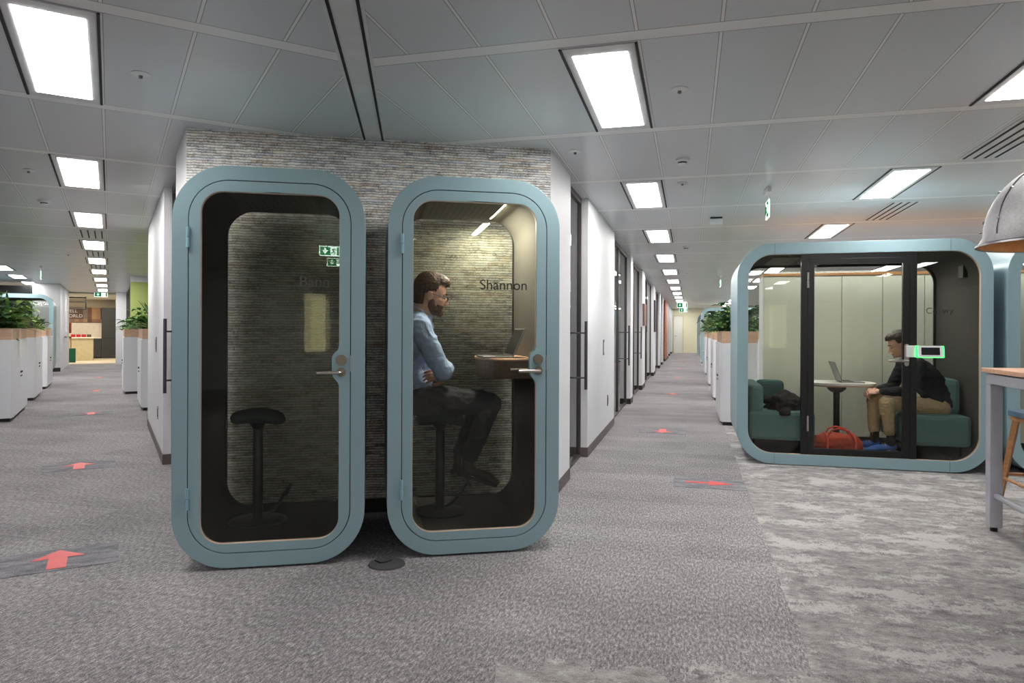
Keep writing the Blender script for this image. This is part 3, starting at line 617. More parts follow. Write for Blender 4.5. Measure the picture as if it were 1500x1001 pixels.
area('pod_lamp', at(MP, 1.1, .6, 2.05), 1.2, .3, 16, (1, .96, .86))
area('kitchen_fill', at(M_L, -1.5, 28.0, 2.6), 3, 3, 160, (1, .92, .78))  # broad fill light added to brighten the kitchen, no fixture modelled
area('cupboard_wall_fill', at(M_R, 4.2, 3.7, 2.68), 4.5, .2, 34, (1, .98, .94))  # unseen strip of light added to brighten the cupboard fronts
# interior of the pod
def cushion(bm, x0, x1, y0, y1, z0, z1): box(bm, x0, x1, y0, y1, z0, z1)
def sofa(M, label, flip, w=.64):
    r = thing('sofa', M, label, 'sofa')
    obj('seat', quick(box, 0, w, .05, .98, .12, .42), K['sofa'], r, bevel=.04)
    for x in (.06, w-.08):
        for y in (.12, .9): obj('leg', quick(tube, [(x, y, 0), (x, y, .16)], .014, 8), K['black'], r)
    return r
zf = .012+.085
sl = sofa(at(MP, .115, .08, zf), 'teal wool sofa seat at the left inside the meeting pod', False)
obj('backrest', quick(box, -.0, .15, .05, .98, .40, .68), K['sofa'], sl, bevel=.04); obj('side_cushion', quick(box, .15, .44, .80, .96, .40, .68), K['sofa_dk'], sl, bevel=.04)
sr = sofa(at(MP, 1.565, .08, zf), 'teal wool sofa under the man in the meeting pod', True, .575)
obj('backrest', quick(box, .41, .565, .30, .98, .41, .76), K['sofa'], sr, bevel=.05)
tb2 = thing('pod_table', at(MP, 1.09, .72, zf), 'white rounded table on a black post in the meeting pod', 'table')
b = BM(); prism(b, [rr(-.34, .34, -.26, .26, .2, 12)], .665, .69, 'z'); obj('tabletop', b, K['tabletop'], tb2, bevel=.004)
b = BM(); prism(b, [rr(-.325, .325, -.245, .245, .19, 12)], .65, .664, 'z'); obj('top_edge', b, K['pinkwood'], tb2)
obj('post', quick(tube, [(-.03, 0, .02), (-.03, 0, .63)], .032, 20), K['black'], tb2, smooth=True)
b = BM(); lathe(b, [(0, 0), (.2, 0), (.2, .012), (.04, .03), (0, .03)], 36, (-.03, 0, 0)); obj('foot_plate', b, K['black'], tb2, smooth=True)
b = BM(); lathe(b, [(0, .57), (.05, .58), (.09, .61), (.1, .65), (0, .65)], 28, (-.03, 0, 0)); obj('cable_bowl', b, K['alum'], tb2, smooth=True)
laptop(at(MP, 1.08, .70, zf+.691, 180), 'open laptop on the white table in the meeting pod', 20, .31, .22)
tc = thing('room_tablet', at(MP, 1.715, -.06, 1.135), 'booking tablet glowing green at the front of the meeting pod', 'tablet')
Mt = Matrix.Rotation(rad(-8), 4, 'X') @ Matrix.Scale(.86, 4)
b = BM(); prism(b, [rr(-.115, .125, -.055, .07, .014, 5)], -.012, .004); obj('housing', b, K['plastic'], tc, Mt, bevel=.003)
b = BM(); prism(b, [rr(-.085, .095, -.032, .05, .005, 3)], -.0145, -.012); obj('screen', b, K['screen'], tc, Mt)
b = BM(); prism(b, [rr(-.135, .145, -.06, .072, .014, 5)], .006, .018); obj('green_light_rim', b, K['green_led'], tc, Mt)
obj('mount', quick(box, -.19, -.02, .02, .05, -.05, .06), K['plastic'], tc, bevel=.004)

def lumpy(name, mat, M, size, label, cat, seed=0, amp=.25, flat=True, parent=None):
    b = BM(); bmesh.ops.create_icosphere(b, subdivisions=4, radius=1)
    for v in b.verts:
        n = v.co.normalized(); d = noise.noise(n*1.7+Vector((seed, 0, 0)))*amp+noise.noise(n*4+Vector((0, seed, 0)))*amp*.5
        c = n*(1+d); c.z = max(c.z, -.55) if flat else c.z; v.co = Vector((c.x*size[0], c.y*size[1], c.z*size[2]))
    o = obj(name, b, mat, parent, M, smooth=True, angle=180)
    if label: tag(o, label, cat)
    return o
lumpy('folded_jacket', K['blackcloth'], at(MP, .47, .42, zf+.45), (.20, .26, .13), 'crumpled black jacket lying on the left sofa seat', 'jacket', 3, .5)
bp_ = thing('backpack', at(MP, .71, .45, zf), 'round black backpack standing between left sofa and door', 'bag')
lumpy('pack_body', K['blackcloth'], Matrix.Translation((0, 0, .2)), (.085, .17, .22), None, None, 5, .12, False, bp_)
b = BM(); tube(b, [(.0, -.05, .4), (.0, 0, .45), (0, .05, .4)], .01, 8); obj('carry_loop', b, K['black'], bp_, smooth=True)
rbg = thing('travel_bag', at(MP, .99, .30, zf), 'rust red holdall lying on the floor of the meeting pod', 'bag')
lumpy('bag_body', K['redbag'], Matrix.Translation((0, 0, .085)), (.25, .13, .115), None, None, 9, .18, True, rbg)
b = BM()
for y in (-.09, .07): tube(b, [(-.12, y, .15), (-.07, y, .235), (0, y, .255), (.09, y, .23), (.15, y, .13)], .009, 8)
obj('handle', b, K['redstrap'], rbg, smooth=True)
b = BM()
for x in (-.12, .14): tube(b, [(x, -.145, .03), (x+.01, -.13, .12), (x+.005, -.06, .185), (x, .04, .19)], .012, 8)
obj('strap', b, K['redstrap'], rbg, smooth=True)
cabw = thing('storage_wall', at(M_R, 1.93, 4.05, 0), 'tall cream cupboard wall with a wooden top edge behind the meeting pod', 'cabinet')
obj('carcass', quick(box, 0, 5.5, 0, .5, 0, 2.02), K['white'], cabw); obj('top_board', quick(box, 0, 5.5, -.03, .52, 2.02, 2.055), K['oak'], cabw)
for k in range(12): obj('door', quick(box, .005+k*.455, .452+k*.455, -.022, -.002, .06, 2.01), K['cream'], cabw, bevel=.002)

# ------------------------------------------------------------------ lockers, planters and plants
def leaf(bm, p, d, L, w, droop, seg=5):
    d = d.normalized(); side = d.cross(Vector((0, 0, 1)))
    side = side.normalized() if side.length > .05 else Vector((1, 0, 0)); pl = pr = None; pos_ = p.copy(); dd = d.copy()
    for i in range(seg+1):
        f = i/seg; ww = w*math.sin(math.pi*min(.98, .12+f*.88))**.8 if i < seg else .0005
        up = side.cross(dd).normalized()*ww*.25
        a, c_, e = bm.verts.new(pos_-side*ww+up), bm.verts.new(pos_), bm.verts.new(pos_+side*ww+up)
        if pl: bm.faces.new((pl[0], a, c_, pl[1])); bm.faces.new((pl[1], c_, e, pl[2]))
        pl = (a, c_, e); pos_ = pos_+dd*(L/seg); dd = (dd+Vector((0, 0, -droop/seg))).normalized()
def plant(M, label, kind, size, seed, group=None, mat=None, trail=False):
    rnd = random.Random(seed); r = thing('potted_plant', M, label, 'plant', group); b = BM(); st = BM()
    if kind == 'spiky':
        for i in range(34):
            a = rnd.uniform(0, 6.28); el = rnd.uniform(.25, 1.4); leaf(b, Vector((rnd.uniform(-.03, .03), rnd.uniform(-.03, .03), 0)), Vector((math.cos(a)*math.cos(el), math.sin(a)*math.cos(el), math.sin(el))), size*rnd.uniform(.7, 1.15), size*.055, rnd.uniform(.4, 1.3), 7)
        tube(st, [(0, 0, -.02), (0, 0, .05)], .02, 8)
    else:
        for i in range(16):
            a = rnd.uniform(0, 6.28); el = rnd.uniform(.35, 1.45); d = Vector((math.cos(a)*math.cos(el), math.sin(a)*math.cos(el), math.sin(el))); p = Vector((0, 0, 0)); pts_ = [p.copy()]
            for k in range(6):
                p = p+d*size*rnd.uniform(.13, .19); d = (d+Vector((rnd.uniform(-.2, .2), rnd.uniform(-.2, .2), -.13))).normalized(); pts_.append(p.copy())
                for q in range(3):
                    a2 = rnd.uniform(0, 6.28); leaf(b, p, Vector((math.cos(a2), math.sin(a2), rnd.uniform(-.1, .6))), size*rnd.uniform(.22, .36), size*rnd.uniform(.07, .11), rnd.uniform(.5, 1.3), 4)
            tube(st, pts_, .004, 5)
    if trail:
        for i in range(trail):
            a = rnd.uniform(3.6, 5.6); p = Vector((.18*math.cos(a), .24*math.sin(a), .02)); pts_ = [Vector((0, 0, 0)), p.copy()]; d = Vector((math.cos(a)*.7, math.sin(a)*.7, .1))
            for k in range(7):
                p = p+d*.05; d = (d+Vector((0, 0, -.45))).normalized(); pts_.append(p.copy())
                leaf(b, p, Vector((rnd.uniform(-1, 1), rnd.uniform(-1, .2), -.2)), .1, .032, .8, 4)
            tube(st, pts_, .003, 5)
    obj('foliage', b, mat or K['leaf'], r, smooth=True, angle=180); obj('stem', st, K['stem'], r)
    b = BM(); lathe(b, [(0, -.03), (.09, -.03), (.1, 0), (0, .0)], 20); obj('soil', b, K['soil'], r)
    return r
def locker(M, L, Wd, side, label, group, front_doors=1):
    """L along y (doors face the corridor on side: -1 -> x=0 face, +1 -> x=Wd face)"""
    r = thing('storage_locker', M, label, 'locker', group)
    obj('body', quick(box, 0, Wd, 0, L, .05, 1.16), K['white_satin'], r, bevel=.003); obj('plinth', quick(box, .02, Wd-.02, .02, L-.02, 0, .05), K['black'], r)
    n = 2; x = 0 if side < 0 else Wd; sg = -1 if side < 0 else 1
    for k in range(n):
        y0, y1 = L*k/n+.004, L*(k+1)/n-.004
        d = obj('door', quick(box, *sorted((x+sg*.001, x+sg*.018)), y0, y1, .06, 1.15), K['white_satin'], r, bevel=.002)
        yy = y1-.06 if k == 0 else y0+.06
        obj('lock', quick(tube, [(x+sg*.016, yy, .66), (x+sg*.034, yy, .66)], .014, 10), K['black'], d); obj('latch', quick(tube, [(x+sg*.016, yy, .60), (x+sg*.03, yy, .60)], .010, 10), K['black'], d)
    return r
def planter(M, L, Wd, label, group, h=.165):
    r = thing('planter_box', M, label, 'planter', group)
    b = BM(); prism(b, [[(0, 0), (Wd, 0), (Wd, L), (0, L)], [(.02, .02), (.02, L-.02), (Wd-.02, L-.02), (Wd-.02, .02)]], 0, h, 'z'); obj('box', b, K['planter'], r)
    obj('soil', quick(box, .02, Wd-.02, .02, L-.02, .01, h-.04), K['soil'], r)
pk = 0
def cluster(M, x, t, L, side, words_, kinds, wd=.48, size=.42, n=None, trail=0):
    global pk
    locker(at(M, x, t), L, wd, side, 'white storage locker %s' % words_, 'white lockers along the corridors')
    planter(at(M, x, t, 1.161), L, wd, 'wooden planter trough on top of the locker %s' % words_, 'planter troughs on the lockers')
    n = n or max(2, int(L/.42))
    for k in range(n):
        pk += 1; kd = kinds[k % len(kinds)]
        nm = {'leafy': 'leafy', 'spiky': 'spiky'}[kd]
        plant(at(M, x+wd*random.uniform(.35, .65), t+L*(k+.5)/n, 1.161+.135, random.uniform(0, 360)), '%s plant, %s from front, in trough %s' % (nm, ORD[k], words_), kd, size*random.uniform(.85, 1.15), 100+pk, 'plants in the troughs', K[('leaf', 'leaf_dk', 'leaf_yel')[pk % 3]], trail if k == 0 else 0)
cluster(M_R, 1.47, 4.93, 1.66, -1, 'closest behind the meeting pod', ['leafy', 'spiky'], size=.46)
cluster(M_R, 1.49, 8.54, 1.66, -1, 'second along the right corridor', ['leafy', 'leafy', 'spiky'], size=.46)
cluster(M_R, 1.49, 12.1, 1.66, -1, 'third along the right corridor', ['leafy', 'spiky'], size=.46)
cluster(M_R, 1.50, 16.6, 1.66, -1, 'fourth along the right corridor', ['leafy', 'spiky'], size=.38)
cluster(M_R, 1.50, 24.5, 1.66, -1, 'past the distant right pod', ['spiky'], size=.55)
cluster(M_R, 2.3, 9.2, 1.66, -1, 'in the office behind the pod', ['leafy', 'spiky'], size=.4)
cluster(M_L, -1.65-.48, 6.75, 1.95, 1, 'nearest on the left edge', ['leafy', 'leafy', 'spiky'], size=.54, trail=6)
cluster(M_L, -1.65-.48, 10.1, 1.5, 1, 'second on the left side', ['leafy', 'spiky'], size=.34)
cluster(M_L, -1.65-.48, 12.9, 1.6, 1, 'third on the left side', ['spiky', 'leafy'], size=.34)
cluster(M_L, .0, 7.37, 1.6, -1, 'just past the block on the left corridor', ['spiky', 'leafy'], size=.55, trail=3)
cluster(M_L, -.2, 10.75, 1.7, -1, 'farther past the block on the left corridor', ['leafy'], size=.3, trail=2)

# ------------------------------------------------------------------ far left: green room, kitchen
struct('wall_green', quick(box, .0, 4.5, 15.2, 15.3, 0, 2.55), K['greenwall'], M_L, 'lime green wall past the block on the left corridor')
struct('wall_green_header', quick(box, .0, 4.5, 15.15, 15.3, 2.55, CEIL), K['white'], M_L, 'white band above the lime green wall')
for i, (a, c) in enumerate(((15.3, 18.2), (18.3, 21.2), (21.3, 24.4))):
    glazing(M_L, -1, a, c, False, False, '%s glass screen beyond the lime green wall' % ORD[i])
struct('wall_kitchen_right', quick(box, -.27, .2, 24.45, 24.6, 0, CEIL), K['white'], M_L, 'white pier at the right of the kitchen opening')
struct('baseboard_kitchen', quick(box, -.272, .0, 24.435, 24.45, 0, .12), K['white'], M_L, 'white skirting of the pier by the kitchen')
struct('wall_kitchen_left', quick(box, -1.92, -1.78, 20.1, 25.3, 0, CEIL), K['white'], M_L, 'white wall with door handle left of the kitchen opening')
struct('wall_office_left', quick(box, -2.5, -1.92, 20.1, 20.25, 0, CEIL), K['white'], M_L, 'white wall behind the distant left pod')
struct('baseboard_office_left', quick(box, -2.0, -1.77, 20.07, 20.1, 0, .12), K['skirt_dark'], M_L, 'dark skirting under the far left white wall')
wd_ = struct('window_30', quick(box, -9, -2.5, 20.12, 20.2, 0, 2.62), K['darkglass'], M_L, 'dark window band behind the distant left pod')
for x in (-2.52, -4.0, -5.5, -7): struct('window_frame', quick(box, x-.03, x+.03, 20.08, 20.13, 0, 2.62), K['black'], None, None, wd_)
hd = thing('door_pull', at(M_L, -1.76, 22.6, 1.05), 'dark lever on the white wall by the kitchen', 'door handle'); obj('lever', quick(tube, [(0, -.6, 0), (.04, -.58, 0), (.04, .3, 0)], .02, 8), K['darksteel'], hd)
struct('floor_kitchen', quick(box, -4.5, 1.5, 25.3, 31.2, .0, .004), K['vinyltile'], M_L, 'beige kitchen floor')
struct('wall_kitchen_end', quick(box, -5, 1.5, 31.2, 31.3, 0, CEIL), K['beigewall'], M_L, 'beige end wall of the kitchen')
struct('ceiling_kitchen', quick(box, -5, 1.5, 25.4, 31.2, CEIL-.06, CEIL-.02), K['cream'], M_L, 'cream ceiling over the kitchen')
kc = tag(obj('tall_cupboard', quick(box, -.78, -.18, 30.6, 31.19, .0, 2.28), K['dark'], None, M_L, bevel=.005), 'tall charcoal kitchen cupboard at the end of the left corridor', 'cupboard')
obj('door_gap', quick(box, -.78, -.18, 30.595, 30.6, .9, .92), K['black'], kc)
kb = tag(obj('kitchen_cabinet', quick(box, -2.9, -.79, 30.6, 31.19, .07, .90), K['dark'], None, M_L, bevel=.005), 'low charcoal kitchen base cabinet', 'cabinet'); obj('worktop', quick(box, -2.9, -.79, 30.57, 31.19, .90, .94), K['splash'], kb)
obj('plinth', quick(box, -2.9, -.79, 30.65, 31.19, 0, .07), K['black'], kb)
tag(obj('splashback', quick(box, -3.5, -.79, 31.15, 31.19, .94, 1.6), K['splash'], None, M_L), 'pale stone splashback above the kitchen cabinets', 'splashback')
wp = tag(obj('plank_panel', quick(box, -3.5, -.79, 31.1, 31.19, 1.62, 2.28), K['planks'], None, M_L), 'reclaimed plank panel with white lettering in the kitchen', 'wall panel')
text_obj('WELL', .2, K['plastic'], wp, Matrix.Translation((-2.22, 31.09, 2.06)) @ Matrix.Rotation(rad(90), 4, 'X')); text_obj('WORLD', .2, K['plastic'], wp, Matrix.Translation((-2.26, 31.09, 1.84)) @ Matrix.Rotation(rad(90), 4, 'X'))
ki = tag(obj('kitchen_island', quick(box, -2.7, -1.06, 28.3, 29.1, 0, .93), K['beige'], None, M_L, bevel=.01), 'beige kitchen island counter', 'counter'); obj('worktop', quick(box, -2.75, -1.02, 28.25, 29.15, .93, .97), K['splash'], ki)
for k in range(4): tag(obj('snack_box', quick(box, -1.95+k*.2, -1.78+k*.2, 30.75, 30.9, .94, 1.08), (K['redbox'], K['redbox'], K['redbox'], K['walnut'])[k], None, M_L, bevel=.004), '%s small box from the left on the kitchen worktop' % ORD[k], 'box', 'snack boxes on the kitchen worktop')
hs = thing('hanging_shelf', at(M_L, -1.78, 28.4, 0), 'black metal hanging shelf frame over the kitchen island', 'shelf')
b = BM()
for x in (-.45, .45):
    for y in (-.2, .2): tube(b, [(x, y, 2.15), (x, y, 2.66)], .02, 6)
for z in (2.15, 2.45, 2.62):
    tube(b, [(-.45, -.2, z), (.45, -.2, z), (.45, .2, z), (-.45, .2, z), (-.45, -.2, z)], .02, 6)
obj('frame', b, K['black'], hs)
tag(obj('green_crate', quick(box, -1.95, -1.62, 26.6, 26.9, .0, .56), K['greenbox'], None, M_L, bevel=.02), 'dark green bin beside the kitchen island', 'bin')
ch = thing('upholstered_chair', at(M_L, -1.93, 27.4, 0), 'russet high chair half hidden by the wall near the kitchen', 'chair')
obj('backrest', quick(box, -.14, .14, -.03, .03, 1.15, 1.6), K['rusthair'], ch, bevel=.03); obj('seat', quick(box, -.15, .15, -.3, .03, .95, 1.02), K['rusthair'], ch, bevel=.02)
for x in (-.13, .13):
    for y in (-.27, .0): obj('leg', quick(tube, [(x, y, 0), (x, y, .96)], .015, 6), K['oak'], ch)

# ------------------------------------------------------------------ bar table, stool, lamp
bt = thing('bar_table', at(M_R, 2.96, .12, 0), 'high bar table with wooden top and silver grey legs at the right edge', 'table')
obj('tabletop', quick(box, -.02, .82, -2.6, .02, 1.055, 1.085), K['pinkwood'], bt, bevel=.003)
b = BM(); box(b, 0, .075, -2.58, 0, .98, 1.045); box(b, .725, .8, -2.58, 0, .98, 1.045); box(b, .075, .725, -.075, 0, .98, 1.045); box(b, .075, .725, -2.58, -2.505, .98, 1.045); obj('apron', b, K['legmetal'], bt, bevel=.004)
obj('top_spacer', quick(box, .03, .77, -2.5, -.04, 1.045, 1.055), K['black'], bt)
for x in (0, .725):
    for y in (-2.58, -.075):
        lg = obj('leg', quick(box, x, x+.075, y, y+.075, .03, .98), K['legmetal'], bt, bevel=.004); obj('foot_cap', quick(tube, [(x+.037, y+.037, 0), (x+.037, y+.037, .03)], .022, 12), K['black'], lg)
obj('foot_rail', quick(tube, [(.04, -.04, .24), (.04, -2.54, .24)], .02, 12), K['legmetal'], bt, smooth=True)
bs = thing('bar_stool', at(M_R, 3.38, .20, 0), 'blue seated bar stool with oak legs tucked by the bar table', 'stool')
b = BM(); prism(b, [rr(-.21, .21, -.19, .19, .08, 8)], .75, .785, 'z'); obj('seat', b, K['blueseat'], bs, bevel=.01)
for sx in (-1, 1):
    for sy in (-1, 1):
        b = BM(); p0 = Vector((sx*.15, sy*.13, .75)); p1 = Vector((sx*.24, sy*.23, 0)); tube(b, [p0, p1], [.026, .019], 4); obj('leg', b, K['oak'], bs)
b = BM()
for sx in (-1, 1): tube(b, [(sx*.203, -.19, .30), (sx*.203, .19, .30)], .012, 8)
for sy in (-1, 1): tube(b, [(-.2, sy*.185, .33), (.2, sy*.185, .33)], .012, 8)
obj('stretcher', b, K['oak'], bs)
b = BM(); box(b, -.18, .18, -.16, .16, .715, .75); obj('seat_frame', b, K['oak'], bs)
pl = thing('pendant_lamp', Matrix.Translation((2.67, 3.3, 0)), 'large galvanised dome pendant lamp with golden inside at the top right', 'lamp')
prof = [(.36, 1.755), (.352, 1.77), (.335, 1.80)]+[(.335*math.cos(rad(a)), 1.80+.36*math.sin(rad(a))) for a in range(8, 86, 7)]+[(.045, 2.165)]
b = BM(); lathe(b, prof, 64); obj('shade', b, K['lampout'], pl, smooth=True, angle=60)
b = BM(); lathe(b, [(max(.001, r-.006), z-.003) for r, z in prof], 64); obj('shade_lining', b, K['lampin'], pl, smooth=True, angle=60)
b = BM(); lathe(b, [(.354, 1.752), (.368, 1.748), (.366, 1.757), (.352, 1.765)], 64); obj('rim', b, K['darksteel'], pl, smooth=True)
for k in range(12):
    a = 2*math.pi*k/12
    for aa in (12, 38):
        p = Vector((.335*math.cos(rad(aa))*math.cos(a), .335*math.cos(rad(aa))*math.sin(a), 1.80+.36*math.sin(rad(aa)))); n_ = (p-Vector((0, 0, 1.8))).normalized(); obj('rivet', quick(tube, [p, p+n_*.007], [.009, .006], 8), K['alum'], pl)
b = BM()
for k in range(6):
    a = 2*math.pi*k/6; tube(b, [((.337)*math.cos(rad(q))*math.cos(a), .337*math.cos(rad(q))*math.sin(a), 1.80+.362*math.sin(rad(q))) for q in range(0, 84, 6)], .0035, 5)
obj('seam', b, K['darksteel'], pl)
b = BM(); lathe(b, [(0, 2.15), (.05, 2.15), (.05, 2.26), (.02, 2.3), (0, 2.3)], 24); obj('lamp_cap', b, K['darksteel'], pl, smooth=True)
obj('cord', quick(tube, [(0, 0, 2.3), (0, 0, CEIL)], .006, 8), K['black'], pl)
b = BM(); lathe(b, [(0, 1.98), (.04, 2.0), (.05, 2.04), (.03, 2.1), (0, 2.14)], 20); obj('bulb', b, K['plastic'], pl, smooth=True)

# ------------------------------------------------------------------ people
def cap(bm, p0, p1, r0, r1, sub=2):
    p0, p1 = Vector(p0), Vector(p1); t = bmesh.new(); vs = []
    for p, r in ((p0, r0), (p1, r1)):
        u = bmesh.ops.create_icosphere(t, subdivisions=sub, radius=r, matrix=Matrix.Translation(p))
    bmesh.ops.convex_hull(t, input=t.verts); bmesh.ops.delete(t, geom=[v for v in t.verts if not v.link_faces], context='VERTS')
    me = bpy.data.meshes.new('t'); t.to_mesh(me); t.free(); bm.from_mesh(me); bpy.data.meshes.remove(me)
def ell(bm, c, r, M=None, sub=3):
    m = Matrix.Translation(c) @ (M or Matrix.Identity(4)) @ Matrix.Diagonal((*r, 1)); bmesh.ops.create_icosphere(bm, subdivisions=sub, radius=1, matrix=m)
def chain(bm, pts, rs):
    for i in range(len(pts)-1): cap(bm, pts[i], pts[i+1], rs[i], rs[i+1])
def remesh(name, bm, mat, voxel, parent, smooth_it=3, wr=0, wscale=9, cut=None, seed=0, factor=.5):
    me = bpy.data.meshes.new(name); bm.to_mesh(me); bm.free(); o = bpy.data.objects.new(name, me); C.objects.link(o)
    m = o.modifiers.new('r', 'REMESH'); m.mode = 'VOXEL'; m.voxel_size = voxel
    if smooth_it: s = o.modifiers.new('s', 'SMOOTH'); s.iterations = smooth_it; s.factor = factor
    dg = bpy.context.evaluated_depsgraph_get(); me2 = bpy.data.meshes.new_from_object(o.evaluated_get(dg)); bpy.data.objects.remove(o); bpy.data.meshes.remove(me)
    b = bmesh.new(); b.from_mesh(me2); bpy.data.meshes.remove(me2)
    if wr:
        b.normal_update(); mv = []
        for v in b.verts:
            p = v.co*wscale+Vector((seed, 0, 0)); d = noise.noise(p+Vector((0, 0, noise.noise(p*.6)*2)))
            ridge = 1-abs(noise.noise(Vector((p.x*1.3, p.y*1.3, p.z*1.9))))*2.6
            mv.append(v.normal*(d*.5+max(0, ridge)*.6-.2)*wr)
        for v, m_ in zip(b.verts, mv): v.co += m_
    if cut: bmesh.ops.delete(b, geom=[v for v in b.verts if cut(v.co)], context='VERTS')
    return obj(name, b, mat, parent, smooth=True, angle=180)
def head_blobs(b, Mh, k=1.0):
    R3 = Mh.to_3x3().to_4x4()
    P = lambda x, y, z: Mh @ Vector((x, y, z))
    def E(c, r): ell(b, P(*c), r, R3)
    E((-.008, 0, .025), (.098, .077, .097)); E((.04, 0, .02), (.05, .064, .07)); E((.04, 0, -.045), (.052, .057, .066))
    E((.042, 0, -.092), (.046, .046, .03)); E((.082, 0, -.105), (.017, .022, .017)); E((.058, 0, -.03), (.036, .055, .03))
    cap(b, P(.088, 0, .0), P(.113, 0, -.042), .007, .011); E((.104, .0, -.046), (.011, .017, .009))
    for s in (-1, 1):
        cap(b, P(.086, s*.008, .008), P(.076, s*.04, .008), .0095, .009); E((-.004, s*.078, -.022), (.020, .009, .031)); E((.0, s*.082, -.012), (.013, .007, .018))
    E((.093, 0, -.072), (.010, .024, .0065)); E((.091, 0, -.082), (.010, .020, .007))
    cap(b, P(-.02, 0, -.06), P(-.045, 0, -.17), .054, .06)
def hand(b, Mh, curl=(30, 35, 25), thumb=1, spread=4, sc=1.0):
    R = Mh.to_3x3()
    ell(b, Mh @ Vector((.045, 0, 0)), (.05, .040, .0165), Mh.to_3x3().to_4x4()); cap(b, Mh @ Vector((-.02, 0, 0)), Mh @ Vector((.02, 0, 0)), .026, .024)
    for i, (y, L) in enumerate(((-.031, .062), (-.0105, .08), (.0105, .085), (.031, .074))):
        p = Vector((.08, y, 0)); a = 0; ps = [Mh @ Vector((.05, y*.8, 0)), Mh @ p]; yaw = rad((i-1.5)*spread)
        for j, (f, c_) in enumerate(zip((.45, .32, .25), curl)):
            a += rad(c_+i*1.5); d = Vector((math.cos(a)*math.cos(yaw), math.sin(yaw), -math.sin(a))); p = p+d*L*f; ps.append(Mh @ p)
        chain(b, ps, [.0105, .0098, .0088, .0082, .0072])
    t0 = Vector((.012, thumb*.026, -.004)); ps = [t0, t0+Vector((.028, thumb*.024, -.014)), t0+Vector((.055, thumb*.030, -.024)), t0+Vector((.078, thumb*.026, -.034))]
    chain(b, [Mh @ q for q in ps], [.0155, .0125, .0105, .0085])
def aim(p, d, up=(0, 0, 1), flip=False):
    d = Vector(d).normalized(); up = Vector(up); y = up.cross(d).normalized(); z = d.cross(y).normalized()
    return Matrix(((d.x, y.x, z.x, p[0]), (d.y, y.y, z.y, p[1]), (d.z, y.z, z.z, p[2]), (0, 0, 0, 1)))
def eyes(Mh, parent):
    for s in (-1, 1):
        b = BM(); ell(b, Mh @ Vector((.078, s*.030, -.012)), (.0115, .0105, .008), None, 3); e = obj('eye', b, K['eye'], parent, smooth=True)
        b = BM(); ell(b, Mh @ Vector((.087, s*.030, -.014)), (.0045, .0065, .0065), None, 2); obj('iris', b, K['iris'], e, smooth=True)
        b = BM(); chain(b, [Mh @ Vector((.094, s*.012, .013)), Mh @ Vector((.093, s*.03, .018)), Mh @ Vector((.082, s*.048, .012))], [.004, .0045, .003]); obj('eyebrow', b, K['hair2'], parent, smooth=True)
def hair_obj(Mh, mat, parent, quiff=.02, seed=1):
    b = BM(); R3 = Mh.to_3x3().to_4x4(); P = lambda x, y, z: Mh @ Vector((x, y, z))
    ell(b, P(-.014, 0, .036), (.104, .083, .100), R3); ell(b, P(.022, 0, .078), (.080, .066, .034+quiff), R3); ell(b, P(-.05, 0, -.03), (.06, .07, .07), R3)
    Mi = Mh.inverted()
    def cut(c):
        q = Mi @ c; n = noise.noise(c*60)*.006
        if q.z < -.085+n: return True
        if abs(q.y) > .05 and -.03 < q.x < .024 and q.z < -.01+n: return True
        if q.x > .024+n-.25*max(0, q.z-.02)*0+.35*max(0, q.z) and q.z < .055+n and abs(q.y) > .03: return True
        lim = .062+.35*max(0, .03-q.x)*0
        if q.x > .045+n and q.z < .062+n: return True
        if q.x > .01+n and q.z < .01: return True
        return q.x > .02 and q.z < .035 and abs(q.y) < .07 and q.x > .045
    return remesh('hair', b, mat, .005, parent, 2, .006, 55, cut, seed)

def shoe_blob(b, heel, toe, up=(0, 0, 1), w=.043, h=.05):
    heel, toe = Vector(heel), Vector(toe); d = (toe-heel); L = d.length; d.normalize(); M_ = aim(heel, d, up); R3 = M_.to_3x3().to_4x4()
    ell(b, M_ @ Vector((.045, 0, .03)), (.055, w*.85, h), R3); ell(b, M_ @ Vector((L*.5, 0, .02)), (L*.4, w*.9, h*.72), R3); ell(b, M_ @ Vector((L*.76, 0, .005)), (L*.27, w, h*.55), R3)
    return M_, L

# --- man in the right booth (local axes of the booth: faces +x, camera side is -y)
m1 = thing('person', at(MR, 0, 0, 0), 'bearded man in pale blue shirt sitting on a stool in the right booth', 'person')
Y0 = .47
Mh = Matrix.Translation((.285, Y0-.01, 1.562)) @ Matrix.Rotation(rad(-4), 4, 'Z') @ Matrix.Rotation(rad(14), 4, 'Y') @ Matrix.Scale(1.06, 4)
hipN, hipF = Vector((.18, Y0-.095, .875)), Vector((.18, Y0+.095, .875)); knN, knF = Vector((.665, Y0-.10, .845)), Vector((.64, Y0+.09, .845)); anN, anF = Vector((.52, Y0-.075, .475)), Vector((.485, Y0+.075, .475))
shN, shF = Vector((.20, Y0-.19, 1.345)), Vector((.21, Y0+.18, 1.345)); elN, elF = Vector((.345, Y0-.215, 1.06)), Vector((.35, Y0+.2, 1.06)); wrN, wrF = Vector((.395, Y0-.02, 1.085)), Vector((.355, Y0-.09, 1.03))
b = BM(); head_blobs(b, Mh)
chain(b, [(.245, Y0, 1.47), (.21, Y0, 1.36), (.17, Y0, 1.2), (.155, Y0, 1.0), (.16, Y0, .89)], [.055, .085, .12, .12, .12])
for s, sh, el, wr_ in ((-1, shN, elN, wrN), (1, shF, elF, wrF)):
    chain(b, [(.21, Y0, 1.36), sh, el, wr_], [.07, .052, .038, .027])
for hp, kn, an in ((hipN, knN, anN), (hipF, knF, anF)): chain(b, [(.17, Y0, .9), hp, kn, an, an+Vector((.02, 0, -.07)), an+Vector((.11, 0, -.125))], [.1, .08, .055, .032, .028, .020])
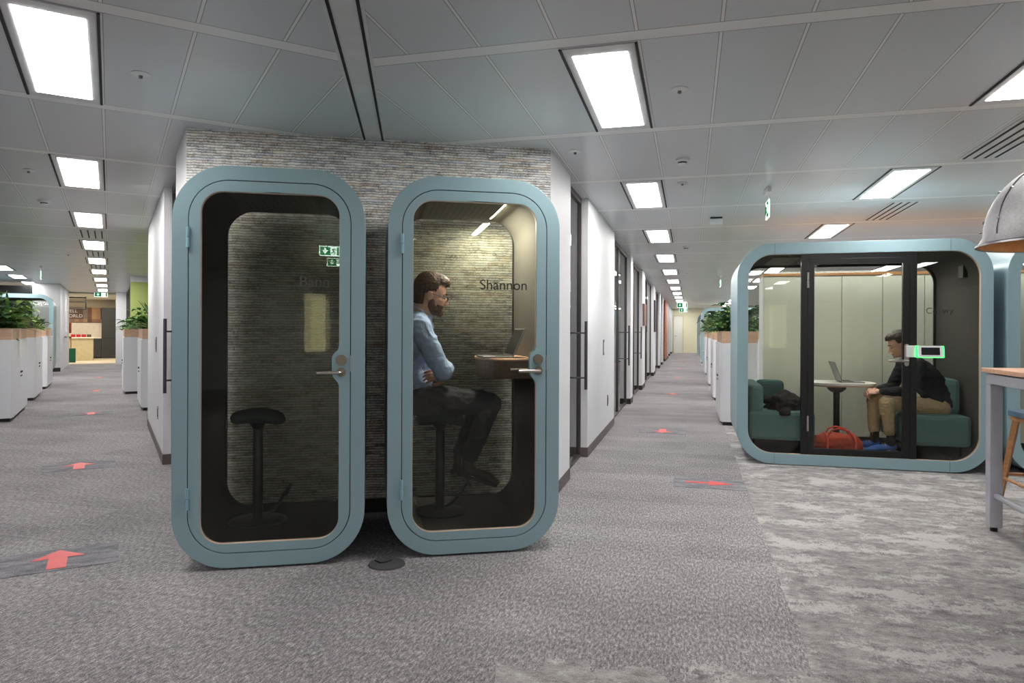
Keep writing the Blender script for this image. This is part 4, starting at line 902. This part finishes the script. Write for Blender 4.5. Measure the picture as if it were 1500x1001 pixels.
hand(b, aim(wrF, (-.55, -.62, .12), (0, -.8, .4)), (28, 25, 20), 1, 1)
hand(b, aim(wrN, (.1, .9, .1), (1, 0, .3)), (30, 30, 20), -1)
body1 = remesh('body', b, K['skin'], .0042, m1, 3); 
hair_obj(Mh, K['hair'], m1, .018); eyes(Mh, m1)
b = BM(); R3 = Mh.to_3x3().to_4x4()
for c, r in (((.042, 0, -.088), (.052, .0535, .042)), ((.05, 0, -.06), (.052, .053, .045)), ((.08, 0, -.107), (.024, .029, .022)), ((.02, 0, -.06), (.04, .064, .05))): ell(b, Mh @ Vector(c), r, R3)
Mi = Mh.inverted()
def cutb(c):
    q = Mi @ c
    return q.z > (-.058 if q.x > .035 else -.03) or q.x < -.0 or (abs(q.y) < .024 and -.09 < q.z < -.064 and q.x > .05) or q.z < -.135
remesh('beard', b, K['beard'], .004, m1, 2, .002, 80, cutb)
b = BM()
for s in (-1, 1):
    c = [Mh @ Vector((.108, s*.032+.019*math.cos(a), -.012+.016*math.sin(a))) for a in [2*math.pi*k/16 for k in range(17)]]; tube(b, c, .0026, 6)
    tube(b, [Mh @ Vector((.107, s*.052, -.006)), Mh @ Vector((.05, s*.074, -.004)), Mh @ Vector((.0, s*.086, -.004))], .0026, 6)
tube(b, [Mh @ Vector((.109, -.013, -.008)), Mh @ Vector((.109, .013, -.008))], .0026, 6); obj('glasses', b, K['black'], m1)
# shirt
b = BM(); chain(b, [(.215, Y0, 1.415), (.20, Y0, 1.35), (.165, Y0, 1.2), (.15, Y0, 1.02), (.165, Y0, .90)], [.068, .105, .138, .142, .138])
ell(b, (.18, Y0, 1.24), (.125, .19, .16)); ell(b, (.165, Y0, 1.0), (.13, .165, .13))
for sh, el, wr_ in ((shN, elN, wrN), (shF, elF, wrF)):
    w2 = el.lerp(wr_, .82); chain(b, [(.20, Y0, 1.35), sh, el, w2], [.085, .072, .056, .042])
remesh('shirt', b, K['shirt'], .0075, m1, 3, .014, 9, lambda c: c.z > 1.445 or (c.z < .895 and c.x > .32), 4)
b = BM()
for a0 in range(0, 360, 12):
    a = rad(a0); a1 = rad(a0+12); rr_ = .066
    p = [Vector((.232+rr_*math.cos(q), Y0+rr_*.95*math.sin(q), 1.425-.028*math.cos(q)+h_)) for q in (a, a1) for h_ in (-.012, .028)]
    v = [b.verts.new(q) for q in (p[0], p[2], p[3], p[1])]; b.faces.new(v)
o_ = obj('collar', b, K['shirt'], m1, smooth=True); sd = o_.modifiers.new('s', 'SOLIDIFY'); sd.thickness = .005
b = BM(); ell(b, (.16, Y0, .90), (.14, .165, .10))
for hp, kn, an in ((hipN, knN, anN), (hipF, knF, anF)): chain(b, [hp, kn, an.lerp(kn, .1)], [.095, .073, .056]); cap(b, hp, hp.lerp(kn, .6), .098, .086)
remesh('trousers', b, K['trousers'], .0075, m1, 3, .010, 9, None, 2)
for an, dz in ((anN, 0), (anF, -.012)):
    b = BM(); up = (.35, 0, 1); heel = an+Vector((-.045, 0, -.065+dz)); toe = an+Vector((.205, 0, -.150+dz)); M_, L = shoe_blob(b, heel, toe, up, .045, .046)
    cap(b, an+Vector((0, 0, .01)), an+Vector((.005, 0, -.05)), .043, .045)
    sh_ = remesh('shoe', b, K['shoe'], .006, m1, 2)
    b = BM(); prof_ = [(-.012+L*f, wy) for f, wy in ((0, .018), (.06, .03), (.3, .034), (.55, .036), (.75, .044), (.93, .034), (1.02, .012))]; prism(b, [[(x, y) for x, y in prof_]+[(x, -y) for x, y in prof_[::-1]]], -.026, -.008, 'z'); bmesh.ops.transform(b, matrix=M_, verts=b.verts); obj('sole', b, K['rubber'], sh_)

# --- man in the meeting pod (faces -x; camera side -y)
m2 = thing('person', at(MP, 0, 0, 0), 'dark haired man in black top and khaki trousers leaning forward in the meeting pod', 'person')
Y1 = .50
F = Matrix.Rotation(math.pi, 4, 'Z')
Mh = Matrix.Translation((1.60, Y1-.02, 1.205)) @ F @ Matrix.Rotation(rad(22), 4, 'Y') @ Matrix.Scale(1.04, 4)
hipN, hipF = Vector((1.95, Y1-.09, .565)), Vector((1.95, Y1+.09, .565)); knN, knF = Vector((1.46, Y1-.13, .605)), Vector((1.40, Y1+.11, .60)); anN, anF = Vector((1.50, Y1-.13, .215)), Vector((1.40, Y1+.08, .215))
shN, shF = Vector((1.73, Y1-.185, .985)), Vector((1.70, Y1+.185, .985)); elN, elF = Vector((1.62, Y1-.22, .735)), Vector((1.58, Y1+.19, .735)); wrN, wrF = Vector((1.395, Y1-.10, .715)), Vector((1.385, Y1+.03, .72))
b = BM(); head_blobs(b, Mh)
chain(b, [(1.665, Y1, 1.10), (1.73, Y1, .995), (1.83, Y1, .87), (1.92, Y1, .72), (1.95, Y1, .58)], [.055, .085, .12, .12, .12])
for sh, el, wr_ in ((shN, elN, wrN), (shF, elF, wrF)): chain(b, [(1.73, Y1, .995), sh, el, wr_], [.07, .05, .037, .026])
for hp, kn, an in ((hipN, knN, anN), (hipF, knF, anF)): chain(b, [(1.95, Y1, .58), hp, kn, an, an+Vector((-.01, 0, -.07)), an+Vector((-.10, 0, -.085))], [.1, .08, .055, .032, .028, .020])
hand(b, aim(wrN, (-.85, .45, -.06), (0, -.6, .8)), (40, 45, 30), -1); hand(b, aim(wrF, (-.85, -.4, -.02), (0, .6, .8)), (35, 40, 30), 1)
remesh('body', b, K['skin2'], .0042, m2, 3); hair_obj(Mh, K['hair2'], m2, .016, 5); eyes(Mh, m2)
b = BM(); chain(b, [(1.69, Y1, 1.055), (1.74, Y1, .985), (1.84, Y1, .87), (1.94, Y1, .72), (1.965, Y1, .60)], [.062, .105, .14, .148, .15])
ell(b, (1.81, Y1, .88), (.135, .185, .14), Matrix.Rotation(rad(-35), 4, 'Y'))
for sh, el, wr_ in ((shN, elN, wrN), (shF, elF, wrF)): chain(b, [(1.73, Y1, .995), sh, el, el.lerp(wr_, .85)], [.09, .072, .056, .038])
remesh('pullover', b, K['jacket'], .0075, m2, 3, .012, 9, lambda c: c.z < .52 or (c.z < .64 and c.x < 1.83), 7)
b = BM(); lathe(b, [(.056, 0), (.062, .0), (.062, .022), (.056, .024)], 28); bmesh.ops.transform(b, matrix=Matrix.Translation((1.672, Y1-.005, 1.075)) @ Matrix.Rotation(rad(-28), 4, 'Y'), verts=b.verts); obj('collar', b, K['plastic'], m2, smooth=True)
b = BM(); ell(b, (1.95, Y1, .565), (.115, .16, .095))
for hp, kn, an in ((hipN, knN, anN), (hipF, knF, anF)): chain(b, [hp, kn, kn.lerp(an, .72)], [.095, .074, .062])
remesh('trousers', b, K['khaki'], .0075, m2, 3, .012, 10, None, 3)
for an in (anN, anF):
    b = BM(); cap(b, an+Vector((0, 0, .12)), an+Vector((0, 0, -.03)), .043, .043); remesh('sock', b, K['sock'], .006, m2, 2)
    b = BM(); heel = Vector((an.x+.05, an.y, .142)); toe = Vector((an.x-.235, an.y-.01, .125)); M_, L = shoe_blob(b, heel, toe, (0, 0, 1), .045, .048)
    sh_ = remesh('shoe', b, K['blueshoe'], .006, m2, 2)
    b = BM(); prof_ = [(-.015+(L+.02)*f, wy) for f, wy in ((0, .02), (.08, .036), (.3, .038), (.55, .040), (.78, .047), (.94, .036), (1.02, .01))]; prism(b, [[(x, y) for x, y in prof_]+[(x, -y) for x, y in prof_[::-1]]], -.040, -.014, 'z'); bmesh.ops.transform(b, matrix=M_, verts=b.verts); obj('sole', b, K['sole'], sh_, bevel=.004)
    b = BM()
    for f in (.36, .44, .52): tube(b, [M_ @ Vector((L*f, y_, .058-abs(y_)*.5-(f-.36)*.05)) for y_ in (-.03, -.015, 0, .015, .03)], .004, 6)
    obj('laces', b, K['sole'], sh_)

# ------------------------------------------------------------------ light, camera, colour
wd = bpy.data.worlds.new('world'); bpy.context.scene.world = wd; wd.use_nodes = True
wd.node_tree.nodes['Background'].inputs[0].default_value = (.95, .97, 1, 1); wd.node_tree.nodes['Background'].inputs[1].default_value = .9
cam = bpy.data.cameras.new('camera'); co = bpy.data.objects.new('camera', cam); C.objects.link(co)
cam.sensor_width = 36; cam.lens = 1003/1500*36; cam.shift_y = -(500.5-484.8)/1500; cam.clip_end = 200; cam.clip_start = .05
co.matrix_world = Matrix.Translation((0, 0, 1.32)) @ Matrix.Rotation(rad(90), 4, 'X') @ Matrix.Rotation(rad(.24), 4, 'Z')
bpy.context.scene.camera = co
sc = bpy.context.scene
sc.view_settings.view_transform = 'Standard'; sc.view_settings.look = 'None'; sc.view_settings.exposure = .2
sc.cycles.max_bounces = 12; sc.cycles.transparent_max_bounces = 24; sc.cycles.sample_clamp_indirect = 6
